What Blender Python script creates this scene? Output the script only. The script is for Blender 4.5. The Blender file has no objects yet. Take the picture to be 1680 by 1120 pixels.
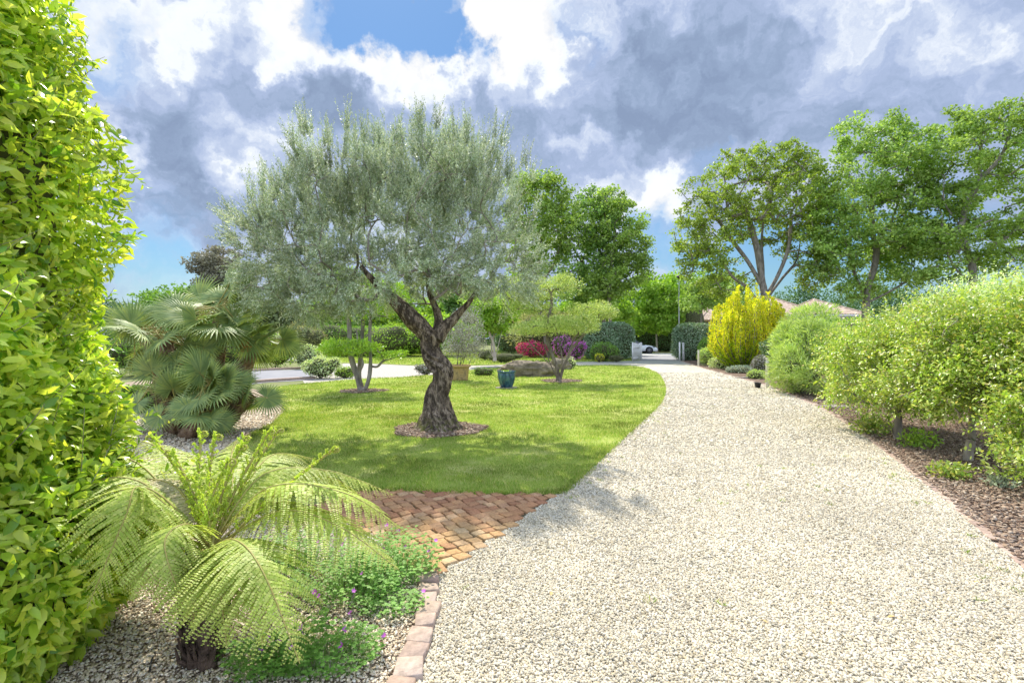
import bpy, math, random
import numpy as np
from mathutils import Vector, Matrix, Quaternion

C = bpy.context.scene.collection
S = bpy.context.scene
R = math.radians
RNG = np.random.default_rng(7)

# ------------------------------------------------------------------ camera, sky, sun
EYE = 1.6
FPX = 840.0            # focal length in photo pixels (18 mm on 36 mm)
HOR = 555.0
cam_d = bpy.data.cameras.new('camera'); cam = bpy.data.objects.new('camera', cam_d); C.objects.link(cam)
cam_d.lens = 18.0; cam_d.sensor_width = 36.0; cam_d.clip_end = 2000; cam_d.clip_start = 0.05
cam.location = (0, 0, EYE); cam.rotation_euler = (R(90), 0, 0)
cam_d.shift_y = -(560 - HOR) / 1680.0
S.camera = cam
S.view_settings.view_transform = 'Standard'; S.view_settings.look = 'None'
S.view_settings.exposure = 0.52; S.view_settings.gamma = 1.0
S.cycles.max_bounces = 8; S.cycles.diffuse_bounces = 4; S.cycles.transmission_bounces = 6
S.cycles.transparent_max_bounces = 8; S.cycles.caustics_reflective = False; S.cycles.caustics_refractive = False
S.cycles.sample_clamp_indirect = 6

SUN_AZ = math.atan2(-0.28, 1.0)      # measured from +Y towards +X
SUN_EL = R(51)
sund = Vector((math.sin(SUN_AZ) * math.cos(SUN_EL), math.cos(SUN_AZ) * math.cos(SUN_EL), math.sin(SUN_EL)))
sl = bpy.data.lights.new('sun', 'SUN'); sl.energy = 5.0; sl.angle = R(0.7); sl.color = (1.0, 0.94, 0.84)
so = bpy.data.objects.new('sun', sl); C.objects.link(so); so.location = (-20, 40, 50)
so.rotation_euler = sund.to_track_quat('Z', 'Y').to_euler()


def pdir(px, py):
    v = Vector(((px - 840) / FPX, 1.0, -(py - HOR) / FPX)); v.normalize(); return v


def build_world():
    w = bpy.data.worlds.new('World'); S.world = w; w.use_nodes = True
    nt = w.node_tree; nt.nodes.clear(); N = nt.nodes.new; L = nt.links.new
    out = N('ShaderNodeOutputWorld'); tc = N('ShaderNodeTexCoord')

    def vm(op, a, b=None, sc=None):
        n = N('ShaderNodeVectorMath'); n.operation = op
        for i, x in enumerate((a, b)):
            if x is None: continue
            if isinstance(x, (tuple, Vector)): n.inputs[i].default_value = tuple(x)
            else: L(x, n.inputs[i])
        if sc is not None: n.inputs['Scale'].default_value = sc
        return n.outputs['Value'] if op == 'DOT_PRODUCT' else n.outputs[0]

    def ma(op, a, b=None, clamp=False):
        n = N('ShaderNodeMath'); n.operation = op; n.use_clamp = clamp
        for i, x in enumerate((a, b)):
            if x is None: continue
            if isinstance(x, (int, float)): n.inputs[i].default_value = x
            else: L(x, n.inputs[i])
        return n.outputs[0]

    def noise(vec, sc, det=5, rough=0.55, col=False):
        n = N('ShaderNodeTexNoise'); n.inputs['Scale'].default_value = sc; n.inputs['Detail'].default_value = det
        n.inputs['Roughness'].default_value = rough; L(vec, n.inputs['Vector'])
        return n.outputs['Color'] if col else n.outputs['Fac']
    d = vm('NORMALIZE', tc.outputs['Generated'])
    n1 = vm('SUBTRACT', noise(d, 3.2, 4, 0.6, True), (0.5, 0.5, 0.5))
    n2 = vm('SUBTRACT', noise(d, 11, 5, 0.6, True), (0.5, 0.5, 0.5))
    dd = vm('ADD', d, vm('SCALE', n1, sc=0.26)); n3 = vm('SUBTRACT', noise(d, 30, 6, 0.6, True), (0.5, 0.5, 0.5)); dd = vm('ADD', vm('ADD', dd, vm('SCALE', n2, sc=0.16)), vm('SCALE', n3, sc=0.07))
    dd = vm('NORMALIZE', dd)

    def blobs(lst):
        tot = None
        for (px, py, r0, wt) in lst:
            v = pdir(px, py); dot = vm('DOT_PRODUCT', dd, v)
            ang = r0 / FPX
            mr = N('ShaderNodeMapRange'); mr.interpolation_type = 'SMOOTHSTEP'
            L(dot, mr.inputs['Value']); mr.inputs['From Min'].default_value = math.cos(ang * 1.25)
            mr.inputs['From Max'].default_value = math.cos(ang * 0.25)
            mr.inputs['To Min'].default_value = 0; mr.inputs['To Max'].default_value = wt
            tot = mr.outputs[0] if tot is None else ma('ADD', tot, mr.outputs[0])
        return tot
    white = blobs([(200, 25, 60, .6), (400, 15, 80, .8), (490, 45, 55, .8), (570, 85, 50, 1.0), (640, 130, 55, 1.1),
                   (720, 140, 55, 1.1), (800, 60, 75, 1.1), (870, 110, 65, .9), (945, 85, 70, .7),
                   (1110, 95, 25, .4), (390, 225, 60, .45), (450, 215, 55, .35), (385, 275, 35, .4), (265, 268, 35, .5), (215, 210, 35, .3),
                   (280, 370, 80, .3), (1085, 305, 50, .75), (1050, 330, 60, .35), (1100, 340, 60, .3), (1440, 60, 90, .10),
                   (980, 330, 50, .15), (240, 440, 60, .2), (860, 20, 60, .6), (620, 70, 28, .3)])
    dark = blobs([(330, 140, 120, .25), (430, 120, 110, .22), (300, 220, 70, .3), (800, 225, 120, .3), (1040, 110, 90, .32), (700, 240, 90, .2),
                  (1160, 190, 130, .25), (940, 240, 110, .25), (560, 170, 70, .2), (1250, 260, 120, .06), (1120, 30, 70, .15)])
    blue = blobs([(560, 20, 55, .65), (640, 25, 70, .8), (710, 60, 70, .8), (770, 95, 40, .6), (180, 10, 70, .3), (240, 70, 50, .15),
                  (1110, 420, 90, .8), (1300, 470, 110, .9), (1480, 480, 130, .8), (1165, 265, 40, .5),
                  (240, 360, 90, .3), (230, 460, 90, .35), (560, 520, 300, .3), (945, 20, 40, .3)])
    fb = noise(vm('MULTIPLY', dd, (1.0, 1.0, 1.7)), 4.2, 10, 0.6); fb2 = noise(dd, 13.0, 8, 0.6)
    t = ma('ADD', ma('ADD', ma('MULTIPLY', ma('SUBTRACT', fb, 0.5), 1.8), 0.48), ma('MULTIPLY', ma('SUBTRACT', fb2, 0.5), 0.75))
    t = ma('SUBTRACT', ma('ADD', t, ma('MULTIPLY', white, 0.50)), ma('MULTIPLY', dark, 0.5))
    cr = N('ShaderNodeValToRGB'); L(t, cr.inputs[0]); e = cr.color_ramp.elements
    e[0].position = 0.0; e[0].color = (0.27, 0.355, 0.53, 1)
    e[1].position = 1.0; e[1].color = (1.0, 1.0, 1.0, 1)
    for p, c in ((.20, (.33, .43, .62)), (.42, (.45, .55, .78)), (.60, (.62, .71, .90)), (.80, (.95, 1.0, 1.06))):
        x = e.new(p); x.color = (*c, 1)
    # clouds out of view (behind the viewer and overhead) are brightened as added fill light
    sp = N('ShaderNodeSeparateXYZ'); L(d, sp.inputs[0])
    mr = N('ShaderNodeMapRange'); mr.interpolation_type = 'SMOOTHSTEP'; L(sp.outputs['Y'], mr.inputs['Value'])
    mr.inputs['From Min'].default_value = 0.45; mr.inputs['From Max'].default_value = -0.35
    mr.inputs['To Min'].default_value = 1.0 * 0.70; mr.inputs['To Max'].default_value = 1.65
    cloud = vm('MULTIPLY', cr.outputs[0], (1, 1, 1))
    bgc = N('ShaderNodeBackground'); L(cloud, bgc.inputs[0]); L(mr.outputs[0], bgc.inputs[1])
    sky = N('ShaderNodeTexSky'); sky.sky_type = 'NISHITA'; sky.sun_disc = False
    sky.sun_elevation = SUN_EL; sky.sun_rotation = SUN_AZ; sky.air_density = 1.3; sky.dust_density = 0.4; sky.ozone_density = 2.5
    skc = vm('MULTIPLY', sky.outputs[0], (0.56, 0.80, 1.02)); bgs = N('ShaderNodeBackground'); L(skc, bgs.inputs[0]); bgs.inputs[1].default_value = 0.075
    b = ma('ADD', blue, ma('MULTIPLY', ma('SUBTRACT', noise(dd, 5, 6), 0.5), 1.2))
    mb = N('ShaderNodeMapRange'); mb.interpolation_type = 'SMOOTHSTEP'; L(b, mb.inputs['Value'])
    mb.inputs['From Min'].default_value = 0.22; mb.inputs['From Max'].default_value = 1.0
    mix = N('ShaderNodeMixShader'); L(mb.outputs[0], mix.inputs[0]); L(bgc.outputs[0], mix.inputs[1]); L(bgs.outputs[0], mix.inputs[2])
    L(mix.outputs[0], out.inputs[0])
    w.cycles.sampling_method = 'MANUAL'; w.cycles.sample_map_resolution = 512


build_world()


# ------------------------------------------------------------------ helpers
def G(px, py, z=0.0):
    Y = FPX * (EYE - z) / (py - HOR); return np.array(((px - 840) / FPX * Y, Y, z))


def P(px, py, Y):
    return np.array(((px - 840) / FPX * Y, Y, EYE - (py - HOR) / FPX * Y))


def E(px, py, Y, rx, rz, ry=None, e=1.0):
    c = P(px, py, Y); k = Y / FPX
    return (c[0], c[1], c[2], rx * k, (ry if ry is not None else rx * k), rz * k, e)


def nrm(a):
    return a / np.maximum(np.linalg.norm(a, axis=-1, keepdims=True), 1e-9)


def hash3(i, j, k, s):
    h = (i * 374761393 + j * 668265263 + k * 2147483647 + s * 974634777) & 0xffffffff
    h = ((h ^ (h >> 13)) * 1274126177) & 0xffffffff
    return ((h ^ (h >> 16)) & 0xffff) / 65535.0


def vnoise(p, s=0):
    p = np.asarray(p, dtype=float); f = np.floor(p).astype(np.int64); t = p - f; t = t * t * (3 - 2 * t); r = 0
    for a in (0, 1):
        for b in (0, 1):
            for c in (0, 1):
                w = (t[..., 0] if a else 1 - t[..., 0]) * (t[..., 1] if b else 1 - t[..., 1]) * (t[..., 2] if c else 1 - t[..., 2])
                r = r + w * hash3(f[..., 0] + a, f[..., 1] + b, f[..., 2] + c, s)
    return r


def mesh_of(name, parts, mats, smooth=False):
    """parts: list of (V, F, material index); F is an (n, 3) or (n, 4) array"""
    vs = []; loops = []; starts = []; tot = []; mi = []; vo = 0; lo = 0
    for V, F, m in parts:
        V = np.asarray(V, dtype=np.float32).reshape(-1, 3); F = np.asarray(F, dtype=np.int64)
        if len(F) == 0: continue
        k = F.shape[1]; vs.append(V); loops.append((F + vo).ravel())
        starts.append(lo + np.arange(len(F)) * k); tot.append(np.full(len(F), k)); mi.append(np.full(len(F), m))
        vo += len(V); lo += F.size
    V = np.concatenate(vs); L = np.concatenate(loops); me = bpy.data.meshes.new(name)
    me.vertices.add(len(V)); me.vertices.foreach_set('co', V.ravel())
    me.loops.add(len(L)); me.loops.foreach_set('vertex_index', L.astype(np.int32))
    st = np.concatenate(starts).astype(np.int32); me.polygons.add(len(st)); me.polygons.foreach_set('loop_start', st)
    me.polygons.foreach_set('loop_total', np.concatenate(tot).astype(np.int32))
    me.polygons.foreach_set('material_index', np.concatenate(mi).astype(np.int32))
    if smooth: me.polygons.foreach_set('use_smooth', np.ones(len(st), dtype=bool))
    for m in mats: me.materials.append(m)
    me.update(calc_edges=True); me.validate()
    return me


def part(name, parts, mats, parent=None, smooth=False, loc=None):
    if not isinstance(mats, (list, tuple)): mats = [mats]
    parts = [p if len(p) == 3 else (p[0], p[1], 0) for p in parts]
    org = np.array(parent.location) if parent is not None and parent.type == 'EMPTY' and parent.parent is None else np.zeros(3)
    if loc is not None: org = np.array(loc)
    parts = [(np.asarray(V).reshape(-1, 3) - org, F, m) for V, F, m in parts]
    o = bpy.data.objects.new(name, mesh_of(name, parts, mats, smooth)); C.objects.link(o)
    if parent is not None: o.parent = parent
    elif loc is not None: o.location = tuple(org)
    return o


def sub(name, parts, mats, top, parent, smooth=False):
    """a part of a part: same coordinates as its thing"""
    o = part(name, parts, mats, top, smooth); o.parent = parent; return o


def tag(o, label=None, cat=None, group=None, kind=None):
    if label: o['label'] = label
    if cat: o['category'] = cat
    if group: o['group'] = group
    if kind: o['kind'] = kind
    return o


def thing(name, loc, label, cat, group=None):
    o = bpy.data.objects.new(name, None); C.objects.link(o); o.empty_display_size = 0.2
    o.location = tuple(float(x) for x in loc); return tag(o, label, cat, group)


# templates (x across, y along, z up)
T_DIAM = (np.array([(0, 0, 0), (.5, .45, -.08), (0, 1, 0), (-.5, .45, -.08)]), np.array([(0, 1, 2), (0, 2, 3)]))
T_SLIM = (np.array([(0, 0, 0), (.5, .5, 0), (0, 1, -.05), (-.5, .5, 0)]), np.array([(0, 1, 2, 3)]))
T_LEAF = (np.array([(0, 0, 0), (-.40, .28, .07), (0, .30, 0), (.40, .28, .07), (-.42, .62, .04), (0, .66, -.03), (.42, .62, .04), (0, 1.05, -.16)]),
          np.array([(0, 3, 2), (0, 2, 1), (1, 2, 5), (1, 5, 4), (2, 3, 6), (2, 6, 5), (4, 5, 7), (5, 6, 7)]))
T_LOBE = (np.array([(0, 0, 0), (.22, .18, 0), (.5, .35, -.05), (.28, .55, 0), (.42, .85, -.06), (.1, .72, 0), (0, 1.05, -.06),
                    (-.1, .72, 0), (-.42, .85, -.06), (-.28, .55, 0), (-.5, .35, -.05), (-.22, .18, 0)]),
          np.array([(0, 1, 2), (0, 2, 3), (0, 3, 4), (0, 4, 5), (0, 5, 6), (0, 6, 7), (0, 7, 8), (0, 8, 9), (0, 9, 10), (0, 10, 11)]))


def inst(T, Ps, D, Nn, S, W=1.0):
    V0, F0 = T; n = len(Ps); D = nrm(D); X = nrm(np.cross(D, Nn)); Z = np.cross(X, D)
    S = np.broadcast_to(np.asarray(S, float), (n,)); W = np.broadcast_to(np.asarray(W, float), (n,))
    V = (Ps[:, None, :] + (V0[None, :, 0, None] * (W * S)[:, None, None]) * X[:, None, :]
         + (V0[None, :, 1, None] * S[:, None, None]) * D[:, None, :] + (V0[None, :, 2, None] * S[:, None, None]) * Z[:, None, :])
    F = F0[None] + (np.arange(n) * len(V0))[:, None, None]
    return V.reshape(-1, 3), F.reshape(-1, F0.shape[1])


def rsph(n, rng=None):
    r = (rng or RNG).normal(size=(n, 3)); return nrm(r)


def catmull(pts, n=8, closed=False):
    pts = np.asarray(pts, float); m = len(pts); out = []
    rngi = range(m if closed else m - 1)
    for i in rngi:
        p0 = pts[(i - 1) % m] if closed or i > 0 else pts[i]; p1 = pts[i]; p2 = pts[(i + 1) % m]
        p3 = pts[(i + 2) % m] if closed or i + 2 < m else pts[min(i + 1, m - 1)]
        for k in range(n):
            t = k / n
            out.append(.5 * ((2 * p1) + (-p0 + p2) * t + (2 * p0 - 5 * p1 + 4 * p2 - p3) * t * t + (-p0 + 3 * p1 - 3 * p2 + p3) * t ** 3))
    if not closed: out.append(pts[-1])
    return np.array(out)


def tube(pts, rad, ns=6, cap=True):
    pts = np.asarray(pts, float); n = len(pts); rad = np.broadcast_to(np.asarray(rad, float), (n,))
    T = nrm(np.gradient(pts, axis=0)); up = np.array((0.13, 0.31, 0.94))
    if abs(T[0] @ up) > .9: up = np.array((1.0, .2, .1))
    U = np.zeros_like(T); u = nrm(np.cross(T[0], up))
    for i in range(n):
        u = u - T[i] * (u @ T[i]); u = u / max(np.linalg.norm(u), 1e-9); U[i] = u
    W = np.cross(T, U); a = np.arange(ns) / ns * 2 * np.pi
    V = pts[:, None, :] + rad[:, None, None] * (np.cos(a)[None, :, None] * U[:, None, :] + np.sin(a)[None, :, None] * W[:, None, :])
    V = V.reshape(-1, 3); i = np.arange(n - 1)[:, None] * ns; j = np.arange(ns)[None]; k = (j + 1) % ns
    F = np.stack([i + j, i + k, i + ns + k, i + ns + j], -1).reshape(-1, 4)
    return V, F


def box(c, s, rz=0.0):
    c = np.asarray(c, float); h = np.asarray(s, float) / 2
    V = np.array([(x, y, z) for z in (-1, 1) for (x, y) in ((-1, -1), (1, -1), (1, 1), (-1, 1))], float) * h
    co, si = math.cos(rz), math.sin(rz); V = np.stack([V[:, 0] * co - V[:, 1] * si, V[:, 0] * si + V[:, 1] * co, V[:, 2]], -1) + c
    return V, np.array([(3, 2, 1, 0), (4, 5, 6, 7), (0, 1, 5, 4), (1, 2, 6, 5), (2, 3, 7, 6), (3, 0, 4, 7)])


def lathe(prof, ns=32, c=(0, 0, 0)):
    prof = np.asarray(prof, float); n = len(prof); a = np.arange(ns) / ns * 2 * np.pi
    V = np.stack([prof[:, 0, None] * np.cos(a), prof[:, 0, None] * np.sin(a), np.repeat(prof[:, 1, None], ns, 1)], -1).reshape(-1, 3) + np.asarray(c, float)
    i = np.arange(n - 1)[:, None] * ns; j = np.arange(ns)[None]; k = (j + 1) % ns
    return V, np.stack([i + j, i + k, i + ns + k, i + ns + j], -1).reshape(-1, 4)


def inpoly(pts, poly):
    x, y = pts[:, 0], pts[:, 1]; r = np.zeros(len(pts), bool); m = len(poly)
    for i in range(m):
        x1, y1 = poly[i][0], poly[i][1]; x2, y2 = poly[(i + 1) % m][0], poly[(i + 1) % m][1]
        c = ((y1 > y) != (y2 > y)); xx = (x2 - x1) * (y - y1) / ((y2 - y1) if y2 != y1 else 1e-9) + x1
        r ^= c & (x < xx)
    return r


def scatter(poly, dens, rng=RNG, ymin=-1e9, ymax=1e9):
    lo = np.min(poly, 0)[:2]; hi = np.max(poly, 0)[:2]; lo[1] = max(lo[1], ymin); hi[1] = min(hi[1], ymax)
    if hi[1] <= lo[1]: return np.zeros((0, 3))
    n = int((hi[0] - lo[0]) * (hi[1] - lo[1]) * dens); p = rng.uniform(lo, hi, (n, 2)); p = p[inpoly(p, poly)]
    return np.concatenate([p, np.zeros((len(p), 1))], 1)


def infrustum(p, m=0.12):
    return (p[:, 1] > 0.8) & (np.abs(p[:, 0]) < p[:, 1] * (1 + m) + 1.2)


# ------------------------------------------------------------------ materials
def newmat(name):
    m = bpy.data.materials.new(name); m.use_nodes = True; nt = m.node_tree; nt.nodes.clear()
    return m, nt, nt.nodes.new, nt.links.new


def ramp(N, L, src, stops, interp='LINEAR'):
    cr = N('ShaderNodeValToRGB'); L(src, cr.inputs[0]); e = cr.color_ramp.elements; cr.color_ramp.interpolation = interp
    while len(e) > 1: e.remove(e[-1])
    e[0].position = stops[0][0]; e[0].color = (*stops[0][1], 1)
    for p, c in stops[1:]:
        x = e.new(p); x.color = (*c, 1)
    return cr.outputs[0]


def objnoise(N, L, sc, det=4, rough=.55, coord='Object', vec=None):
    if vec is None:
        tc = N('ShaderNodeTexCoord'); vec = tc.outputs[coord]
    n = N('ShaderNodeTexNoise'); n.inputs['Scale'].default_value = sc; n.inputs['Detail'].default_value = det
    n.inputs['Roughness'].default_value = rough; L(vec, n.inputs['Vector']); return n.outputs['Fac']


def mixc(N, L, fac, a, b, mode='MIX'):
    m = N('ShaderNodeMix'); m.data_type = 'RGBA'; m.blend_type = mode
    for s, v in ((0, fac), (6, a), (7, b)):
        if isinstance(v, (int, float)): m.inputs[s].default_value = v
        elif isinstance(v, tuple): m.inputs[s].default_value = (*v, 1)
        else: L(v, m.inputs[s])
    return m.outputs[2]


LB = 1.3


def leafmat(name, cols, tr=.4, rough=.45, spec=.35, clump=1.2, cl=.35, trcol=(1.15, 1.2, .55)):
    """cols: list of colours spread at random over the leaves, one per leaf"""
    m, nt, N, L = newmat(name); out = N('ShaderNodeOutputMaterial'); g = N('ShaderNodeNewGeometry')
    cols = [tuple(min(.85, x * LB) for x in cc) for cc in cols]
    k = len(cols); c = ramp(N, L, g.outputs['Random Per Island'], [(i / max(k - 1, 1) * .98, cc) for i, cc in enumerate(cols)])
    nz = objnoise(N, L, clump, 3)
    mr = N('ShaderNodeMapRange'); L(nz, mr.inputs[0]); mr.inputs[1].default_value = .3; mr.inputs[2].default_value = .7
    mr.inputs[3].default_value = 1 - cl; mr.inputs[4].default_value = 1 + cl
    vmn = N('ShaderNodeVectorMath'); vmn.operation = 'SCALE'; L(c, vmn.inputs[0]); L(mr.outputs[0], vmn.inputs['Scale']); c = vmn.outputs[0]
    p = N('ShaderNodeBsdfPrincipled'); L(c, p.inputs['Base Color']); p.inputs['Roughness'].default_value = rough
    p.inputs['Specular IOR Level'].default_value = spec
    t = N('ShaderNodeBsdfTranslucent'); tcn = N('ShaderNodeVectorMath'); tcn.operation = 'MULTIPLY'; L(c, tcn.inputs[0]); tcn.inputs[1].default_value = trcol
    L(tcn.outputs[0], t.inputs[0]); mx = N('ShaderNodeMixShader'); mx.inputs[0].default_value = tr
    L(p.outputs[0], mx.inputs[1]); L(t.outputs[0], mx.inputs[2]); L(mx.outputs[0], out.inputs[0])
    return m


def mat(name, c1, c2=None, sc=5, rough=.7, bump=0, bsc=None, spec=.3, det=6, metal=0, c3=None, stretch=None, coat=0, lo=.35, hi=.65):
    m, nt, N, L = newmat(name); out = N('ShaderNodeOutputMaterial'); p = N('ShaderNodeBsdfPrincipled'); L(p.outputs[0], out.inputs[0])
    p.inputs['Roughness'].default_value = rough; p.inputs['Specular IOR Level'].default_value = spec; p.inputs['Metallic'].default_value = metal
    if coat: p.inputs['Coat Weight'].default_value = coat; p.inputs['Coat Roughness'].default_value = .08
    vec = None
    if stretch:
        tc = N('ShaderNodeTexCoord'); mp = N('ShaderNodeMapping'); L(tc.outputs['Object'], mp.inputs[0]); mp.inputs['Scale'].default_value = stretch; vec = mp.outputs[0]
    if c2 is None: p.inputs['Base Color'].default_value = (*c1, 1)
    else:
        st = [(lo, c1), (hi, c2)]
        if c3: st = [(lo - .05, c1), (.5, c2), (hi + .05, c3)]
        L(ramp(N, L, objnoise(N, L, sc, det, .62, vec=vec), st), p.inputs['Base Color'])
    if bump:
        b = N('ShaderNodeBump'); b.inputs['Strength'].default_value = 1; b.inputs['Distance'].default_value = bump
        L(objnoise(N, L, bsc or sc * 3, 5, .6, vec=vec), b.inputs['Height']); L(b.outputs[0], p.inputs['Normal'])
    return m


def islandmat(name, cols, rough=.8, noise=(0, 1), spec=.25, bump=0, bsc=60):
    m, nt, N, L = newmat(name); out = N('ShaderNodeOutputMaterial'); g = N('ShaderNodeNewGeometry')
    k = len(cols); c = ramp(N, L, g.outputs['Random Per Island'], [(i / max(k - 1, 1) * .98, cc) for i, cc in enumerate(cols)])
    if noise[0]:
        nz = objnoise(N, L, noise[1], 6, .65); mr = N('ShaderNodeMapRange'); L(nz, mr.inputs[0]); mr.inputs[1].default_value = .3; mr.inputs[2].default_value = .7
        mr.inputs[3].default_value = 1 - noise[0]; mr.inputs[4].default_value = 1 + noise[0]
        v = N('ShaderNodeVectorMath'); v.operation = 'SCALE'; L(c, v.inputs[0]); L(mr.outputs[0], v.inputs['Scale']); c = v.outputs[0]
    p = N('ShaderNodeBsdfPrincipled'); L(c, p.inputs['Base Color']); p.inputs['Roughness'].default_value = rough; p.inputs['Specular IOR Level'].default_value = spec
    if bump:
        b = N('ShaderNodeBump'); b.inputs['Distance'].default_value = bump; L(objnoise(N, L, bsc, 5), b.inputs['Height']); L(b.outputs[0], p.inputs['Normal'])
    L(p.outputs[0], out.inputs[0]); return m


def gravelmat(name, cols, sc, dark, bump=.006, rnd=1.0, big=None):
    m, nt, N, L = newmat(name); out = N('ShaderNodeOutputMaterial'); tc = N('ShaderNodeTexCoord')
    v = N('ShaderNodeTexVoronoi'); v.inputs['Scale'].default_value = sc; L(tc.outputs['Object'], v.inputs['Vector'])
    ve = N('ShaderNodeTexVoronoi'); ve.feature = 'DISTANCE_TO_EDGE'; ve.inputs['Scale'].default_value = sc; L(tc.outputs['Object'], ve.inputs['Vector'])
    sep = N('ShaderNodeSeparateColor'); L(v.outputs['Color'], sep.inputs[0])
    k = len(cols); c = ramp(N, L, sep.outputs[0], [(i / (k - 1), cc) for i, cc in enumerate(cols)])
    mr = N('ShaderNodeMapRange'); L(ve.outputs[0], mr.inputs[0]); mr.inputs[1].default_value = .0; mr.inputs[2].default_value = .09
    c = mixc(N, L, mr.outputs[0], dark, c)
    if big:
        nz = objnoise(N, L, big[0], 4, .6); r2 = ramp(N, L, nz, [(.42, (1, 1, 1)), (.66, big[1])]); c = mixc(N, L, 1.0, c, r2, 'MULTIPLY')
    p = N('ShaderNodeBsdfPrincipled'); L(c, p.inputs['Base Color']); p.inputs['Roughness'].default_value = .85; p.inputs['Specular IOR Level'].default_value = .2
    b = N('ShaderNodeBump'); b.inputs['Distance'].default_value = bump; b.inputs['Strength'].default_value = .8
    ad = N('ShaderNodeMath'); ad.operation = 'MULTIPLY'; L(mr.outputs[0], ad.inputs[0]); ad.inputs[1].default_value = 1.0
    L(ad.outputs[0], b.inputs['Height']); L(b.outputs[0], p.inputs['Normal']); L(p.outputs[0], out.inputs[0]); return m


M = {}
GR = [(.60, .53, .37), (.74, .67, .50), (.50, .44, .31), (.78, .73, .59), (.66, .58, .40), (.42, .37, .26), (.76, .70, .54), (.60, .50, .30)]
M['gravel'] = gravelmat('gravel', [(a * .98, b * 1.0, c * 1.12) for a, b, c in GR], 44, (.34, .30, .21), big=(.9, (.90, .91, .80)))
M['pebble'] = islandmat('pebble', [(a * .87, b * .87, c * .90) for a, b, c in GR] + [(.70, .64, .52), (.46, .39, .25), (.30, .26, .19)], .8, (.16, .8))
M['fargravel'] = gravelmat('path_gravel', [(.44, .40, .34), (.54, .50, .44), (.36, .33, .28)], 30, (.25, .23, .2))
M['bedgravel'] = gravelmat('bed_gravel', [(.42, .32, .21), (.56, .46, .34), (.28, .20, .13), (.48, .39, .28)], 55, (.08, .06, .045))
M['mulch'] = gravelmat('mulch', [(.19, .12, .08), (.30, .21, .15), (.12, .075, .05), (.36, .27, .19)], 30, (.05, .032, .022), .012)
M['chip'] = islandmat('bark_chip', [(.24, .16, .11), (.36, .27, .19), (.13, .08, .055), (.30, .21, .14), (.46, .38, .29), (.19, .12, .08)], .9)
M['palechip'] = islandmat('pale_chip', [(.64, .52, .36), (.76, .66, .50), (.50, .40, .28), (.68, .55, .39), (.58, .52, .42), (.80, .74, .62)], .9)
M['soil'] = mat('ground_cover', (.10, .13, .035), (.17, .2, .06), 1.5, .95, c3=(.16, .13, .08))
M['lawn'] = mat('lawn_turf', (.19, .26, .04), (.29, .36, .07), 1.1, .95, c3=(.46, .45, .17), spec=.05, det=9, bump=.01, bsc=50)
M['blade'] = leafmat('grass_blade', [(.12, .21, .03), (.19, .28, .045), (.26, .33, .065), (.15, .25, .035), (.34, .36, .11), (.42, .38, .16)], .35, .6, .15, .7, .42)
M['asphalt'] = mat('asphalt', (.20, .20, .215), (.27, .27, .28), 1.2, .9, .003, 150)
M['road'] = mat('road_asphalt', (.24, .24, .25), (.30, .29, .295), .6, .9, .003, 100)
M['apron'] = mat('apron_paving', (.25, .26, .21), (.36, .36, .31), 1.8, .9, .004, 60)
M['palestrip'] = mat('pavement', (.50, .48, .44), (.60, .57, .53), 1.5, .9, .003, 60)
M['cobble'] = None
M['pink'] = islandmat('kerb_granite', [(.36, .26, .20), (.45, .35, .28), (.30, .21, .17), (.42, .32, .24)], .85, (.3, 22), bump=.003, bsc=70)
M['bark'] = mat('bark', (.10, .08, .06), (.24, .20, .155), 9, .95, .02, 14, stretch=(1, 1, .35))
M['palebark'] = mat('pale_bark', (.30, .255, .19), (.47, .41, .33), 12, .9, .006, 30, stretch=(1, 1, .4))
M['greybark'] = mat('grey_bark', (.16, .14, .115), (.34, .30, .25), 7, .95, .012, 16, stretch=(1, 1, .4))


def olive_bark():
    m, nt, N, L = newmat('olive_bark'); out = N('ShaderNodeOutputMaterial'); tc = N('ShaderNodeTexCoord')
    mp = N('ShaderNodeMapping'); L(tc.outputs['Object'], mp.inputs[0]); mp.inputs['Scale'].default_value = (1, 1, .32); mp.inputs['Rotation'].default_value = (.0, .35, .2)
    fine = objnoise(N, L, 38, 8, .72, vec=mp.outputs[0]); big = objnoise(N, L, 15, 8, .72, vec=mp.outputs[0])
    c = ramp(N, L, fine, [(.30, (.08, .055, .04)), (.45, (.24, .18, .13)), (.58, (.40, .32, .24)), (.72, (.54, .47, .38))])
    msk = ramp(N, L, big, [(.44, (0, 0, 0)), (.54, (.92, .92, .92))])
    c = mixc(N, L, msk, c, (.055, .042, .032))
    # moss and damp near the foot, dark bark on the leaning left limb
    sep = N('ShaderNodeSeparateXYZ'); L(tc.outputs['Object'], sep.inputs[0])
    mr = N('ShaderNodeMapRange'); L(sep.outputs['Z'], mr.inputs[0]); mr.inputs[1].default_value = .32; mr.inputs[2].default_value = .02
    mo = N('ShaderNodeMath'); mo.operation = 'MULTIPLY'; L(mr.outputs[0], mo.inputs[0]); L(ramp(N, L, objnoise(N, L, 14, 4), [(.45, (0, 0, 0)), (.58, (1, 1, 1))]), mo.inputs[1])
    c = mixc(N, L, mo.outputs[0], c, (.13, .14, .03))
    p = N('ShaderNodeBsdfPrincipled'); L(c, p.inputs['Base Color']); p.inputs['Roughness'].default_value = .95; p.inputs['Specular IOR Level'].default_value = .15
    b = N('ShaderNodeBump'); b.inputs['Distance'].default_value = .03; L(fine, b.inputs['Height']); L(b.outputs[0], p.inputs['Normal']); L(p.outputs[0], out.inputs[0]); return m


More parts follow.
